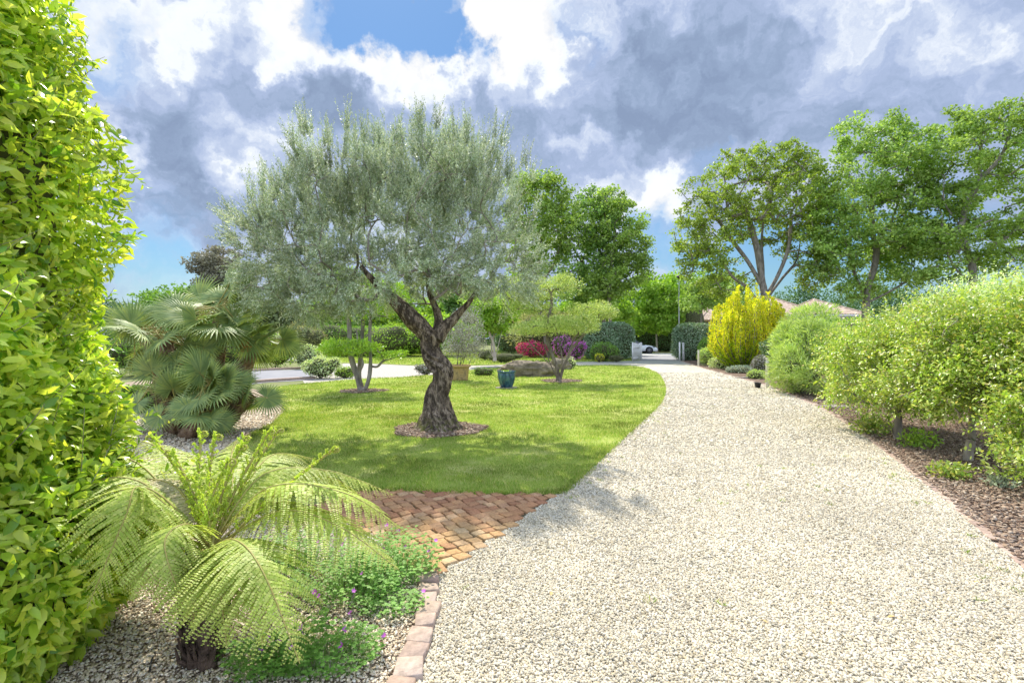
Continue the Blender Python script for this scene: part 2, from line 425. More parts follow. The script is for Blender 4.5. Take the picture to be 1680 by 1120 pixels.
M['olivebark'] = olive_bark()
M['oliveleaf'] = leafmat('olive_leaf', [(.12, .18, .09), (.25, .31, .19), (.40, .45, .34), (.17, .24, .11), (.58, .60, .52), (.30, .36, .21)], .28, .5, .3, 1.6, .34, (1.05, 1.08, .7))
M['hedgeleaf'] = leafmat('hedge_leaf', [(.10, .23, .02), (.22, .36, .03), (.40, .52, .05), (.30, .44, .035), (.56, .62, .08), (.17, .31, .02), (.66, .65, .10), (.46, .56, .12), (.60, .66, .14)], .48, .30, .5, 1.6, .25)
M['fern'] = leafmat('fern_leaf', [(.27, .36, .06), (.35, .43, .08), (.47, .50, .15), (.31, .39, .07)], .42, .5, .3, 3, .25)
M['fernyoung'] = leafmat('young_fern', [(.42, .52, .08), (.5, .56, .12)], .4, .5, .3, 3, .2)
M['rachis'] = mat('fern_rachis', (.30, .25, .07), (.38, .34, .10), 20, .6)
M['fernpink'] = leafmat('dry_fern_leaf', [(.46, .40, .22), (.5, .44, .27), (.38, .38, .17)], .4, .5, .3, 3, .2)
M['palm'] = leafmat('palm_leaf', [(.13, .19, .065), (.17, .24, .08), (.23, .29, .10), (.27, .32, .08)], .25, .5, .25, 2.0, .28)
M['oak'] = leafmat('oak_leaf', [(.16, .25, .045), (.23, .34, .07), (.32, .42, .11), (.18, .28, .05)], .42, .5, .35, .5, .3)
M['oakdark'] = leafmat('dark_oak_leaf', [(.12, .22, .05), (.17, .29, .07), (.24, .36, .10)], .38, .5, .35, .5, .3)
M['oakolive'] = leafmat('spring_oak_leaf', [(.17, .25, .035), (.24, .32, .05), (.30, .38, .075), (.14, .22, .03)], .4, .5, .3, .5, .3)
M['maple'] = leafmat('maple_leaf', [(.20, .32, .07), (.28, .40, .10), (.35, .46, .13), (.15, .26, .05)], .42, .5, .35, .45, .3)
M['lime'] = leafmat('light_green_leaf', [(.20, .34, .035), (.27, .42, .05), (.34, .47, .075), (.16, .30, .03)], .42, .5, .3, .7, .3)
M['mid'] = leafmat('mid_green_leaf', [(.10, .20, .03), (.15, .27, .04), (.20, .33, .06)], .35, .5, .3, .8, .3)
M['dark'] = leafmat('dark_hedge_leaf', [(.05, .10, .035), (.08, .15, .05), (.12, .20, .08), (.18, .26, .13)], .25, .35, .5, 1.0, .3)
M['eleag'] = leafmat('silver_hedge_leaf', [(.08, .15, .06), (.13, .21, .10), (.22, .30, .18), (.34, .42, .30)], .25, .35, .5, 1.0, .25)
M['inner'] = mat('shaded_twig_core', (.045, .05, .02), (.09, .09, .04), 6, .95)  # solid core under the leaves: twig brown-green with the interior shade painted in
M['gold'] = leafmat('golden_leaf', [(.64, .58, .02), (.70, .62, .03), (.50, .52, .02), (.36, .44, .02), (.74, .68, .08), (.58, .50, .05)], .5, .5, .3, 1.4, .22, (1.1, 1.1, .6))
M['goldgreen'] = leafmat('green_yew_leaf', [(.22, .38, .02), (.32, .46, .02), (.46, .54, .02)], .4, .5, .3, 1.4, .25)
M['yshrub'] = leafmat('yellow_green_leaf', [(.18, .30, .04), (.30, .41, .06), (.44, .52, .09), (.12, .22, .03), (.26, .37, .05), (.56, .60, .24), (.13, .24, .03), (.48, .40, .16), (.36, .45, .08)], .38, .35, .55, 1.3, .34)
M['palevar'] = leafmat('pale_variegated_leaf', [(.30, .42, .14), (.48, .55, .30), (.62, .66, .45), (.22, .34, .08)], .4, .4, .4, 1.3, .25)
M['bamboo'] = leafmat('narrow_leaf', [(.26, .37, .09), (.36, .46, .13), (.46, .53, .22), (.2, .31, .06)], .38, .4, .4, 1.3, .25)
M['cloud'] = leafmat('cloud_pruned_leaf', [(.16, .30, .025), (.26, .42, .035), (.34, .46, .06), (.12, .22, .03)], .3, .4, .4, 1.8, .25)
M['cloudyel'] = leafmat('yellow_cloud_leaf', [(.17, .27, .06), (.34, .42, .11), (.54, .56, .22), (.26, .36, .08)], .28, .4, .4, 1.8, .25)
M['greytree'] = leafmat('grey_brown_leaf', [(.15, .14, .10), (.21, .20, .14), (.26, .25, .18)], .25, .6, .2, .5, .3, (1, 1, .8))
M['redflower'] = leafmat('red_petal', [(.66, .02, .16), (.82, .05, .24), (.74, .03, .12)], .35, .5, .3, 2, .2, (1, 1, 1))
M['purpleflower'] = leafmat('purple_petal', [(.64, .10, .52), (.80, .18, .66), (.70, .13, .48)], .35, .5, .3, 2, .2, (1, 1, 1))
M['violet'] = leafmat('violet_petal', [(.44, .12, .52), (.58, .18, .66), (.50, .10, .44)], .35, .5, .3, 2, .1, (1, 1, 1))
M['heath'] = leafmat('heath_leaf', [(.09, .11, .05), (.14, .17, .07), (.18, .22, .08)], .2, .7, .2, 1, .3)
M['purplish'] = leafmat('purple_grey_leaf', [(.15, .12, .11), (.24, .21, .19), (.36, .36, .32), (.18, .20, .12), (.42, .42, .38)], .25, .5, .35, 1.4, .25, (1, 1, .9))
M['tan'] = leafmat('tan_grass', [(.36, .36, .14), (.46, .43, .20), (.30, .33, .11)], .35, .6, .2, 1, .2, (1, 1, .7))
M['geran'] = leafmat('geranium_leaf', [(.13, .28, .045), (.19, .36, .07), (.26, .43, .10), (.16, .32, .06)], .4, .5, .3, 5, .2)
M['grey'] = leafmat('silver_groundcover', [(.28, .34, .24), (.38, .43, .32), (.22, .28, .16)], .3, .6, .3, 2, .2, (1, 1, .8))
M['farwood'] = leafmat('far_wood_leaf', [(.06, .12, .05), (.09, .16, .06), (.12, .2, .07)], .2, .7, .2, .15, .35)
M['terra'] = mat('old_terracotta', (.36, .22, .085), (.48, .33, .14), 5, .9, .006, 30, c3=(.16, .12, .075))
M['blueglaze'] = None
M['rock'] = mat('rock', (.10, .085, .055), (.22, .18, .125), 3.2, .95, .05, 7, c3=(.34, .28, .20))
M['cream'] = mat('cream_paint', (.62, .58, .42), (.70, .66, .50), 3, .6)
M['whitepaint'] = mat('white_paint', (.66, .64, .60), (.74, .72, .68), 3, .5)
M['wall'] = mat('render_wall', (.52, .50, .46), (.60, .58, .54), 1, .9)
M['lampgrey'] = mat('galvanised_metal', (.34, .35, .36), (.42, .43, .44), 6, .5, metal=.3)
M['black'] = mat('black_plastic', (.02, .02, .022), None, rough=.5)
M['carwhite'] = mat('white_car_paint', (.72, .74, .78), None, rough=.25, spec=.5, coat=.6)
M['glass'] = mat('dark_glass', (.02, .025, .03), None, rough=.05, spec=.8)
M['tyre'] = mat('tyre_rubber', (.02, .02, .02), None, rough=.8)
M['rim'] = mat('grey_rim', (.22, .22, .23), None, rough=.35, metal=.8)
M['fiber'] = mat('palm_fibre', (.10, .055, .03), (.26, .17, .10), 16, .95, .03, 30, c3=(.36, .26, .17))
M['ferntrunk'] = mat('fern_trunk', (.05, .033, .022), (.15, .10, .07), 18, .95, .03, 30)
M['fruit'] = mat('palm_fruit', (.30, .14, .03), (.42, .22, .05), 10, .6)
M['eave'] = mat('wood_eave', (.42, .23, .10), (.5, .3, .14), 5, .7)


def glaze():
    m, nt, N, L = newmat('blue_glaze'); out = N('ShaderNodeOutputMaterial'); p = N('ShaderNodeBsdfPrincipled')
    tc = N('ShaderNodeTexCoord'); mp = N('ShaderNodeMapping'); L(tc.outputs['Object'], mp.inputs[0]); mp.inputs['Scale'].default_value = (1, 1, .35)
    n = objnoise(N, L, 9, 5, .65, vec=mp.outputs[0])
    L(ramp(N, L, n, [(.33, (.012, .028, .07)), (.5, (.018, .07, .11)), (.62, (.05, .14, .16)), (.75, (.22, .30, .28))]), p.inputs['Base Color'])
    p.inputs['Roughness'].default_value = .18; p.inputs['Coat Weight'].default_value = .5; L(p.outputs[0], out.inputs[0]); return m


M['blueglaze'] = glaze()


def cobmat():
    m, nt, N, L = newmat('orange_sandstone'); out = N('ShaderNodeOutputMaterial'); g = N('ShaderNodeNewGeometry')
    a = ramp(N, L, g.outputs['Random Per Island'], [(0, (.42, .21, .11)), (.3, (.50, .29, .15)), (.6, (.34, .16, .09)), (.98, (.52, .33, .19))])
    b = ramp(N, L, g.outputs['Random Per Island'], [(0, (.45, .27, .12)), (.4, (.52, .34, .17)), (.7, (.40, .22, .11)), (.98, (.54, .39, .22))])
    tc = N('ShaderNodeTexCoord'); sp = N('ShaderNodeSeparateXYZ'); L(tc.outputs['Object'], sp.inputs[0])
    mr = N('ShaderNodeMapRange'); L(sp.outputs['Y'], mr.inputs[0]); mr.inputs[1].default_value = 4.75; mr.inputs[2].default_value = 4.15
    f = N('ShaderNodeMath'); f.operation = 'ADD'; f.use_clamp = True; L(mr.outputs[0], f.inputs[0])
    nz = objnoise(N, L, 2.2, 3); s = N('ShaderNodeMath'); s.operation = 'MULTIPLY_ADD'; L(nz, s.inputs[0]); s.inputs[1].default_value = 1.2; s.inputs[2].default_value = -.6
    L(s.outputs[0], f.inputs[1]); c = mixc(N, L, f.outputs[0], a, b)
    n2 = objnoise(N, L, 45, 6, .7); c = mixc(N, L, 1.0, c, ramp(N, L, n2, [(.3, (.62, .6, .58)), (.6, (1.1, 1.1, 1.1))]), 'MULTIPLY')
    p = N('ShaderNodeBsdfPrincipled'); L(c, p.inputs['Base Color']); p.inputs['Roughness'].default_value = .9; p.inputs['Specular IOR Level'].default_value = .2
    bm = N('ShaderNodeBump'); bm.inputs['Distance'].default_value = .005; L(n2, bm.inputs['Height']); L(bm.outputs[0], p.inputs['Normal']); L(p.outputs[0], out.inputs[0]); return m


M['cobble'] = cobmat()

# ------------------------------------------------------------------ ground and setting


def sheet(name, poly, z, m, thick=0.0):
    poly = np.asarray(poly, float)[:, :2]; n = len(poly)
    a = .5 * np.sum(poly[:, 0] * np.roll(poly[:, 1], -1) - np.roll(poly[:, 0], -1) * poly[:, 1])
    if a < 0: poly = poly[::-1]
    V = np.concatenate([poly, np.full((n, 1), z)], 1); ps = [(V, np.arange(n)[None], 0)]
    if thick:
        V2 = np.concatenate([V, V - (0, 0, thick)]); i = np.arange(n); j = (i + 1) % n
        ps = [(V2[:n], np.arange(n)[None], 0), (V2, np.stack([i + n, j + n, j, i], -1), 0)]
    o = part(name, ps, m); return tag(o, kind='structure')


def gp(lst, n=6, closed=False, z=0):
    return catmull(np.array([G(a, b, z)[:2] for a, b in lst]), n, closed)


sheet('ground', [(-700, -300), (700, -300), (700, 900), (-700, 900)], -.012, M['soil'])
# island lawn
lawn_right = gp([(915, 811), (945, 792), (1000, 742), (1045, 700), (1075, 672), (1091, 650), (1091, 630), (1078, 612), (1050, 602), (1000, 599.5), (900, 600.5), (800, 604)], 6)
lawn_left = gp([(800, 604), (740, 611), (690, 617), (560, 624), (470, 634), (435, 640), (445, 652), (466, 668), (455, 690), (410, 716), (375, 742), (340, 775), (330, 815)], 5)
lawn_front = gp([(330, 815), (450, 812), (560, 808), (640, 806), (780, 811), (915, 811)], 4)
LAWN = np.concatenate([lawn_right[:-1], lawn_left[:-1], lawn_front[:-1]])
sheet('lawn', LAWN, .018, M['lawn'], .03)
# drive
kl = gp([(715, 945), (716, 985), (714, 1020), (704, 1062), (690, 1105), (668, 1160), (640, 1260)], 4)
right_edge = gp([(1117, 593), (1150, 603), (1200, 617), (1255, 632), (1300, 650), (1345, 670), (1400, 704), (1450, 741), (1500, 781), (1550, 821), (1600, 866), (1640, 900), (1680, 936), (1800, 1045)], 5)
DRIVE = np.concatenate([[(-.55, -4)], kl[::-1], lawn_right[:-4], [G(950, 600)[:2], G(930, 594.5)[:2], G(1040, 593)[:2]], right_edge, [(3.6, 1.8), (3.5, -4)]])
sheet('driveway', DRIVE, .004, M['gravel'])
# gravel lane behind the island
LANE = gp([(1040, 593.6), (930, 595.2), (840, 598), (760, 600), (690, 600), (620, 597), (560, 596), (520, 598), (500, 604), (500, 630), (560, 628), (690, 620), (800, 608), (900, 603), (1040, 601)], 3)
sheet('gravel_lane', LANE, -.004, M['fargravel'])
sheet('asphalt_lane', [G(300, 604)[:2], G(415, 608)[:2], G(512, 605.5)[:2], G(515, 623)[:2], G(440, 627)[:2], G(330, 640)[:2]], .0, M['asphalt'])
for nm, a in (('lane_kerb', [(512, 604), (460, 606), (415, 608.5), (330, 612)]), ('lane_kerb', [(515, 621), (480, 623), (436, 626), (380, 631)])):
    pts = gp(a, 6); nrmv = nrm(np.gradient(pts, axis=0)); side = np.stack([-nrmv[:, 1], nrmv[:, 0]], -1) * .14
    bot = np.concatenate([pts - side, (pts + side)[::-1]]); o = sheet(nm, bot, .09, M['pink'], .11)
# back lawn
BACKL = gp([(500, 597), (560, 595), (620, 596), (690, 599), (760, 599), (840, 597), (930, 594), (1030, 592), (1040, 588), (960, 577), (880, 574), (700, 576), (560, 576), (470, 580)], 3)
sheet('back_lawn', BACKL, .01, M['lawn'], .02)
# bottom left bed and palm bed: pale stone chips
BEDL = np.concatenate([[(-7, -2), (-.62, -2)], kl[::-1] - (.06, 0), [G(700, 945)[:2], G(640, 905)[:2], G(600, 860)[:2], G(500, 830)[:2], G(330, 818)[:2]],
                       gp([(330, 815), (340, 775), (375, 742), (410, 716), (455, 690), (466, 668), (445, 652), (435, 640)], 4), [(-14, 20), (-14, 0)]])
sheet('planting_bed', BEDL, .0, M['bedgravel'])
BEDR = np.concatenate([right_edge + (.04, 0), [(4.2, 1.0), (14, 1.0), (22, 20), (24, 38), (13, 38)]])
sheet('mulch_bed', BEDR, .0, M['mulch'])
# road beyond the gate
sheet('entrance_apron', [G(925, 594.3)[:2], G(1040, 591)[:2], G(1117, 591)[:2], G(1130, 596)[:2], G(1100, 597.5)[:2], G(1040, 596.5)[:2]], .008, M['apron'])
sheet('road', [(-60, 37.5), (90, 37.5), (90, 49), (-60, 49)], -.004, M['road'])
sheet('pavement', [(-60, 49), (90, 49), (90, 55.5), (-60, 55.5)], .0, M['palestrip'])

# pebbles on the drive
rng = np.random.default_rng(11)


def pebbles(P0, size, rng, zs=.62):
    n = len(P0); base = np.array([(x, y, z) for z in (-1, 1) for (x, y) in ((-1, -1), (1, -1), (1, 1), (-1, 1))], float) * .5
    V = base[None] * (1 + rng.uniform(-.38, .38, (n, 8, 3)))
    V[:, 4:, :2] *= .72
    s = size * rng.uniform(.55, 1.25, n); V = V * np.stack([s, s * rng.uniform(.6, .95, n), s * zs * rng.uniform(.7, 1.1, n)], -1)[:, None]
    tilt = rng.normal(0, .35, (n, 2)); V[:, :, 2] += V[:, :, 0] * tilt[:, :1] + V[:, :, 1] * tilt[:, 1:]
    a = rng.uniform(0, 6.28, n); c, s_ = np.cos(a)[:, None], np.sin(a)[:, None]
    V = np.stack([V[..., 0] * c - V[..., 1] * s_, V[..., 0] * s_ + V[..., 1] * c, V[..., 2]], -1) + P0[:, None]
    F0 = np.array([(3, 2, 1, 0), (4, 5, 6, 7), (0, 1, 5, 4), (1, 2, 6, 5), (2, 3, 7, 6), (3, 0, 4, 7)])
    return V.reshape(-1, 3), (F0[None] + (np.arange(n) * 8)[:, None, None]).reshape(-1, 4)


pk = []
for (y0, y1, dens, sz) in ((1.8, 3.6, 12500, .0125), (3.6, 5.2, 8500, .0145), (5.2, 7.5, 4200, .0185), (7.5, 11, 1500, .025), (11, 15, 500, .032), (15, 19, 200, .038), (19, 24, 70, .045)):
    p = scatter(DRIVE, dens, rng, y0, y1); p = p[infrustum(p, .03)]; p[:, 2] = .006 + rng.uniform(0, .005, len(p)); pk.append(pebbles(p, sz * 1.12, rng, .48))
tag(part('gravel_stones', pk, M['pebble']), 'loose cream and white gravel covering the curving drive', 'gravel', kind='stuff')

# stone chips in the left bed, bark in the right
pk = []
p = scatter(BEDL, 5200, rng, 2.0, 4.8); p = p[infrustum(p) & (p[:, 0] > -3.2)]; p[:, 2] = .006 + rng.uniform(0, .008, len(p)); pk.append(pebbles(p, .0145, rng, .35))
p = scatter(BEDL, 500, rng, 6.5, 11); p = p[infrustum(p) & (p[:, 0] < -3)]; p[:, 2] = .006; pk.append(pebbles(p, .04, rng, .4))
tag(part('stone_chips', pk, M['palechip']), 'pale beige stone chips spread over the planting bed by the fern', 'gravel', kind='stuff')


def chips(p, rng, L0=.05):
    n = len(p); D = rng.normal(size=(n, 3)) * (1, 1, .18); N_ = rng.normal(0, .35, (n, 3)) + (0, 0, 1); p = p.copy(); p[:, 2] += rng.uniform(.008, .03, n)
    T = (np.array([(-.5, 0, 0), (.5, .05, 0), (.4, 1, 0), (-.45, .92, 0), (-.5, 0, -.16), (.5, .05, -.16), (.4, 1, -.16), (-.45, .92, -.16)]),
         np.array([(0, 1, 2, 3), (0, 4, 5, 1), (1, 5, 6, 2), (2, 6, 7, 3), (3, 7, 4, 0)]))
    return inst(T, p, D, N_, L0 * rng.uniform(.5, 1.5, n), rng.uniform(.3, .7, n))


p = np.concatenate([scatter(BEDR, 2400, rng, 3.0, 8), scatter(BEDR, 400, rng, 8, 16)]); p = p[infrustum(p) & (p[:, 0] < 9)]
tag(part('bark_mulch', [chips(p, rng, .032)], M['chip']), 'brown bark mulch littered under the shrubs on the right', 'mulch', kind='stuff')

M['brownleaf'] = mat('fallen_leaf', (.45, .30, .10), (.55, .40, .18), 20, .8)
LFL = ('beside the right kerb, nearest the frame edge', 'next to the right kerb, second from the front', 'below the spreading shrub, towards the kerb', 'right of mid drive, level with the bark bed', 'in the open front right of the drive',
       'at the very front of the drive', 'mid drive, straight ahead of the shaded patch', 'close to the pink kerb stones on the left', 'at the lower tip of the olive shadow', 'in the front corner by the right edge')
for li, (px, py) in enumerate(((1652, 926), (1604, 952), (1540, 870), (1447, 885), (1360, 985), (1250, 1015), (1330, 845), (905, 970), (1190, 900), (1468, 1010))):
    c = G(px, py, .015); V, F = inst(T_LEAF, c[None], RNG.normal(size=(1, 3)) * (1, 1, .15), np.array([(.2, .1, 1.0)]), .045, .55)
    tag(part('fallen_leaf', [(V, F)], M['brownleaf'], None, True, tuple(c)), 'dry tan leaf on the gravel ' + LFL[li], 'leaf', 'fallen leaves on the gravel')

# tree pits in the lawn
OL = G(720, 706); OLb = OL + (0, .05, 0); CL = G(594, 642); CR = G(917, 627)


def pit(c, rx, ry, z=.024):
    a = np.arange(40) / 40 * 2 * np.pi; r = 1 + .06 * np.sin(3 * a + 1) + .04 * np.sin(7 * a)
    poly = np.stack([c[0] + rx * r * np.cos(a), c[1] + ry * r * np.sin(a)], -1); o = sheet('mulch_circle', poly, z, M['mulch'])
    q = scatter(poly, 1500, rng); q[:, 2] = z; o2 = tag(part('bark_pieces', [chips(q, rng, .035)], M['chip']), 'ring of bark pieces round a trunk base', 'mulch', kind='stuff')
    return poly, o2


PITS = []
for c, rx, ry, lb in ((OL + (0, -.0, 0), .80, .78, 'grey bark pieces in the ring round the olive trunk'), (CL + (.05, -.1, 0), .72, .62, 'bark pieces in the ring under the left cloud-pruned tree'), (CR + (.1, .3, 0), .75, .8, 'bark pieces under the right cloud-pruned tree by the boulder')):
    pl, o2 = pit(c, rx, ry); PITS.append(pl); o2['label'] = lb

# grass blades
gb = []
for (y0, y1, dens, h, w) in ((4.9, 7.5, 5200, .045, .12), (7.5, 11, 2600, .05, .17), (11, 18, 1000, .055, .26), (18, 31, 280, .06, .45)):
    q = scatter(LAWN, dens, rng, y0, y1); q = q[infrustum(q, .02)]
    for pl in PITS: q = q[~inpoly(q, pl)]
    tuft = vnoise(q * (5, 5, 1), 3); thin = vnoise(q * (1.1, 1.1, 1), 9)
    q = q[rng.uniform(size=len(q)) < np.clip(.45 + tuft * .5 + thin * .6, 0, 1)]
    q[:, 2] = .017; n = len(q); tf = vnoise(q * (4, 4, 1), 5)
    D = np.concatenate([rng.normal(0, .42, (n, 2)), np.ones((n, 1))], 1); Nn = rng.normal(size=(n, 3)) * (1, 1, .2)
    gb.append(inst(T_SLIM, q, D, Nn, h * rng.uniform(.5, 1.0, n) * (.65 + .7 * tf), w))
# longer grass at the lawn's edge
for ed in (lawn_front, lawn_right[:40], lawn_left[28:]):
    k = rng.integers(0, len(ed) - 1, 2600); t = rng.uniform(size=(2600, 1)); q = ed[k] * (1 - t) + ed[k + 1] * t + rng.normal(0, .035, (2600, 2))
    q = np.concatenate([q, np.full((2600, 1), .01)], 1); q = q[q[:, 1] < 13]; n = len(q)
    gb.append(inst(T_SLIM, q, np.concatenate([rng.normal(0, .6, (n, 2)), np.ones((n, 1))], 1), rng.normal(size=(n, 3)), .055 * rng.uniform(.5, 1.2, n), .13))
# weeds in the gravel, mostly along its edges
q = scatter(DRIVE, 9, rng, 2.5, 17); dl = np.min(np.linalg.norm(q[:, None, :2] - np.concatenate([right_edge, lawn_right])[None], axis=2), 1); q = q[(dl < .35) | (rng.uniform(size=len(q)) < .10)]
q = np.repeat(q, 14, 0) + rng.normal(0, .018, (len(q) * 14, 3)) * (1, 1, 0); q[:, 2] = .008; n = len(q)
gb.append(inst(T_SLIM, q, np.concatenate([rng.normal(0, .9, (n, 2)), np.ones((n, 1))], 1), rng.normal(size=(n, 3)), .038 * rng.uniform(.4, 1.2, n), .16))
q = scatter(BACKL, 60, rng); q[:, 2] = .01; n = len(q)
gb.append(inst(T_SLIM, q, np.concatenate([rng.normal(0, .4, (n, 2)), np.ones((n, 1))], 1), rng.normal(size=(n, 3)), .07, .8))
tag(part('grass', gb, M['blade']), 'short green grass blades of the island lawn', 'grass', kind='stuff')


# cobbles
def setts(cents, dirs, L0, W0, H, rng, z0=0.0, jit=.1):
    n = len(cents); ring = np.array([(-1, -1), (1, -1), (1, 1), (-1, 1)], float) * .5; V = np.zeros((n, 16, 3))
    j = rng.uniform(-jit, jit, (n, 4, 2)); hh = H * rng.uniform(.85, 1.15, (n, 1)) + 0 * ring[None, :, 0]
    tl = rng.normal(0, .06, (n, 2))
    for k, (sc, z) in enumerate(((1.0, 0), (1.0, .62), (.97, .92), (.90, 1.0))):
        xy = (ring[None] + j) * sc * np.array((L0, W0)); V[:, k * 4:k * 4 + 4, :2] = xy
        V[:, k * 4:k * 4 + 4, 2] = hh * z + (xy[..., 0] * tl[:, :1] + xy[..., 1] * tl[:, 1:]) * (z > 0)
    c = dirs[:, 0][:, None]; s = dirs[:, 1][:, None]
    V = np.stack([V[..., 0] * c - V[..., 1] * s + cents[:, :1], V[..., 0] * s + V[..., 1] * c + cents[:, 1:2], V[..., 2] + z0], -1)
    F0 = [(12, 13, 14, 15)]
    for k in range(3):
        for i in range(4): F0.append((k * 4 + i, k * 4 + (i + 1) % 4, k * 4 + 4 + (i + 1) % 4, k * 4 + 4 + i))
    F0 = np.array(F0); return V.reshape(-1, 3), (F0[None] + (np.arange(n) * 16)[:, None, None]).reshape(-1, 4)


COB = np.concatenate([[G(728, 944)[:2], G(915, 811)[:2] + (-.01, 0)], lawn_front[::-1][1:12] - (0, .0), [G(500, 835)[:2], G(600, 880)[:2], G(660, 925)[:2], G(700, 944)[:2]]])
sheet('cobble_bed', COB, .003, mat('joint_sand', (.05, .045, .025), (.10, .08, .045), 20, .95, c3=(.08, .11, .03)))
d0 = G(915, 811)[:2] - G(728, 944)[:2]; d0 = np.array((math.cos(R(34)), math.sin(R(34)))); n0 = np.array((-d0[1], d0[0])); org = G(728, 944)[:2]
cs = []; LS, WS = .110, .110
for r in range(-34, 40):
    for k in range(-34, 40):
        c = org + n0 * (.055 + r * WS) + d0 * ((k + .12 * (r % 2)) * LS); cs.append(c)
cs = np.array(cs) + rng.normal(0, .003, (len(cs), 2)); cs = cs[inpoly(cs, COB)]
tag(part('cobble_paving', [setts(cs, np.tile(d0, (len(cs), 1)), LS * .91, WS * .91, .024, rng, 0.0, .10)], M['cobble']), kind='structure')


def edging(name, path, L0, W0, H, off=0.0, mt='pink'):
    seg = np.linalg.norm(np.diff(path, axis=0), axis=1); cum = np.concatenate([[0], np.cumsum(seg)]); n = int(cum[-1] / L0)
    t = (np.arange(n) + .5) * L0; x = np.interp(t, cum, path[:, 0]); y = np.interp(t, cum, path[:, 1])
    dx = np.interp(t + .05, cum, path[:, 0]) - np.interp(t - .05, cum, path[:, 0]); dy = np.interp(t + .05, cum, path[:, 1]) - np.interp(t - .05, cum, path[:, 1])
    d = nrm(np.stack([dx, dy], -1)); c = np.stack([x, y], -1) + np.stack([-d[:, 1], d[:, 0]], -1) * off + rng.normal(0, .004, (n, 2))
    a = rng.normal(0, .06, n); d = np.stack([d[:, 0] * np.cos(a) - d[:, 1] * np.sin(a), d[:, 0] * np.sin(a) + d[:, 1] * np.cos(a)], -1)
    return tag(part(name, [setts(c, d, L0 * .92, W0, H, rng)], M[mt]), kind='structure')


edging('kerb', np.concatenate([kl, [(-.5, 0.5)]]), .135, .125, .045, -.055)
edging('kerb', right_edge, .16, .12, .016, .06)


# ------------------------------------------------------------------ plants: generators
def surf(ells, n, rng, shell=.35, lump=.12, freq=2.2, seed=0, zmin=.02, cull=True):
    ells = [tuple(e) for e in ells]; A = np.array([(e[3] * e[4] + e[3] * e[5] + e[4] * e[5]) for e in ells]); cnt = (n * A / A.sum()).astype(int) + 1
    PP = []; NN = []
    for i, (e, c) in enumerate(zip(ells, cnt)):
        d = rsph(c, rng); ex = e[6]
        q = d * (np.abs(d) ** (2 / ex)).sum(1, keepdims=True) ** (-ex / 2)
        rr = 1 - shell * rng.uniform(size=c) ** 1.6; r = np.array(e[3:6]); cc = np.array(e[:3])
        lm = 1 + lump * (vnoise(q * r * freq + 17.3 * i, seed) * 2 - 1) * 1.4
        p = cc + q * r * (rr * lm)[:, None]; nn = nrm(np.sign(q) * np.abs(q) ** (2 / ex - 1) / r); ok = p[:, 2] > zmin
        if cull:
            for j, f in enumerate(ells):
                if j == i: continue
                g = ((p - np.array(f[:3])) / np.array(f[3:6])); g = (np.abs(g) ** (2 / f[6])).sum(1); ok &= g > .50
        PP.append(p[ok]); NN.append(nn[ok])
    return np.concatenate(PP), np.concatenate(NN)


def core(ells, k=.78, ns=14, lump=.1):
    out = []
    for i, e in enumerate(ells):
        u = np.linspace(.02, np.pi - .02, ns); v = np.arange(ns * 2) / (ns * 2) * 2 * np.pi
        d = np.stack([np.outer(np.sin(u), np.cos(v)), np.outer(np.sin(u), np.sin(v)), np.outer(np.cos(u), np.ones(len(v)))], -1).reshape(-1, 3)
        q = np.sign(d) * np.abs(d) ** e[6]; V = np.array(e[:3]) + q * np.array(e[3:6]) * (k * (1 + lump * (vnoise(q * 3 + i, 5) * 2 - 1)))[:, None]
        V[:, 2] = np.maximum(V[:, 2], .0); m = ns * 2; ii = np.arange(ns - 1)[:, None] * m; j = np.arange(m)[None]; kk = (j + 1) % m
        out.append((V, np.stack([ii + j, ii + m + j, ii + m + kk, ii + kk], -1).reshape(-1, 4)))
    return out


def leafset(Pp, Nn, rng, size, T=T_DIAM, w=.5, out=.6, up=.3, rnd=.7, nr=.6, sv=.35):
    n = len(Pp); D = Nn * out + rsph(n, rng) * rnd + np.array((0, 0, up)); NH = Nn + rsph(n, rng) * nr + np.array((0, 0, .3))
    return inst(T, Pp, D, NH, size * rng.uniform(1 - sv, 1 + sv, n), w)


def shrub(name, base, ells, n, size, mt, label, cat='shrub', T=T_DIAM, w=.5, group=None, seed=1, stems=5, shell=.35, lump=.12, freq=2.2,
          out=.6, up=.3, rnd=.7, cr=.78, barkm='bark', extra=None, zmin=.03, sr=.03, nr=.6):
    rng = np.random.default_rng(seed); t = thing(name, (base[0], base[1], 0), label, cat, group)
    Pp, Nn = surf(ells, n, rng, shell, lump, freq, seed, zmin)
    ps = [leafset(Pp, Nn, rng, size, T, w, out, up, rnd, nr) + (0,)]
    if extra: ps += extra
    mats = [M[mt]] if isinstance(mt, str) else [M[x] for x in mt]
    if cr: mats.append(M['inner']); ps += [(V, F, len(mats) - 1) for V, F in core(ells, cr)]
    part('foliage', ps, mats, t, smooth=(T is T_LEAF))
    if stems:
        sp = []
        for k in range(stems):
            e = ells[rng.integers(len(ells))]; tp = np.array(e[:3]) + rng.normal(0, .25, 3) * np.array(e[3:6]); tp[2] = max(tp[2], .15)
            b = np.array((base[0], base[1], 0)) + np.append(rng.normal(0, .12 * e[3] + .02, 2), -.02)
            mid = (b + tp) / 2 + rng.normal(0, .08, 3) * np.linalg.norm(tp - b)
            sp.append(tube(catmull([b, mid, tp], 4), np.linspace(sr, sr * .4, 9), 6))
        part('stems', sp, M[barkm], t, smooth=True)
    return t


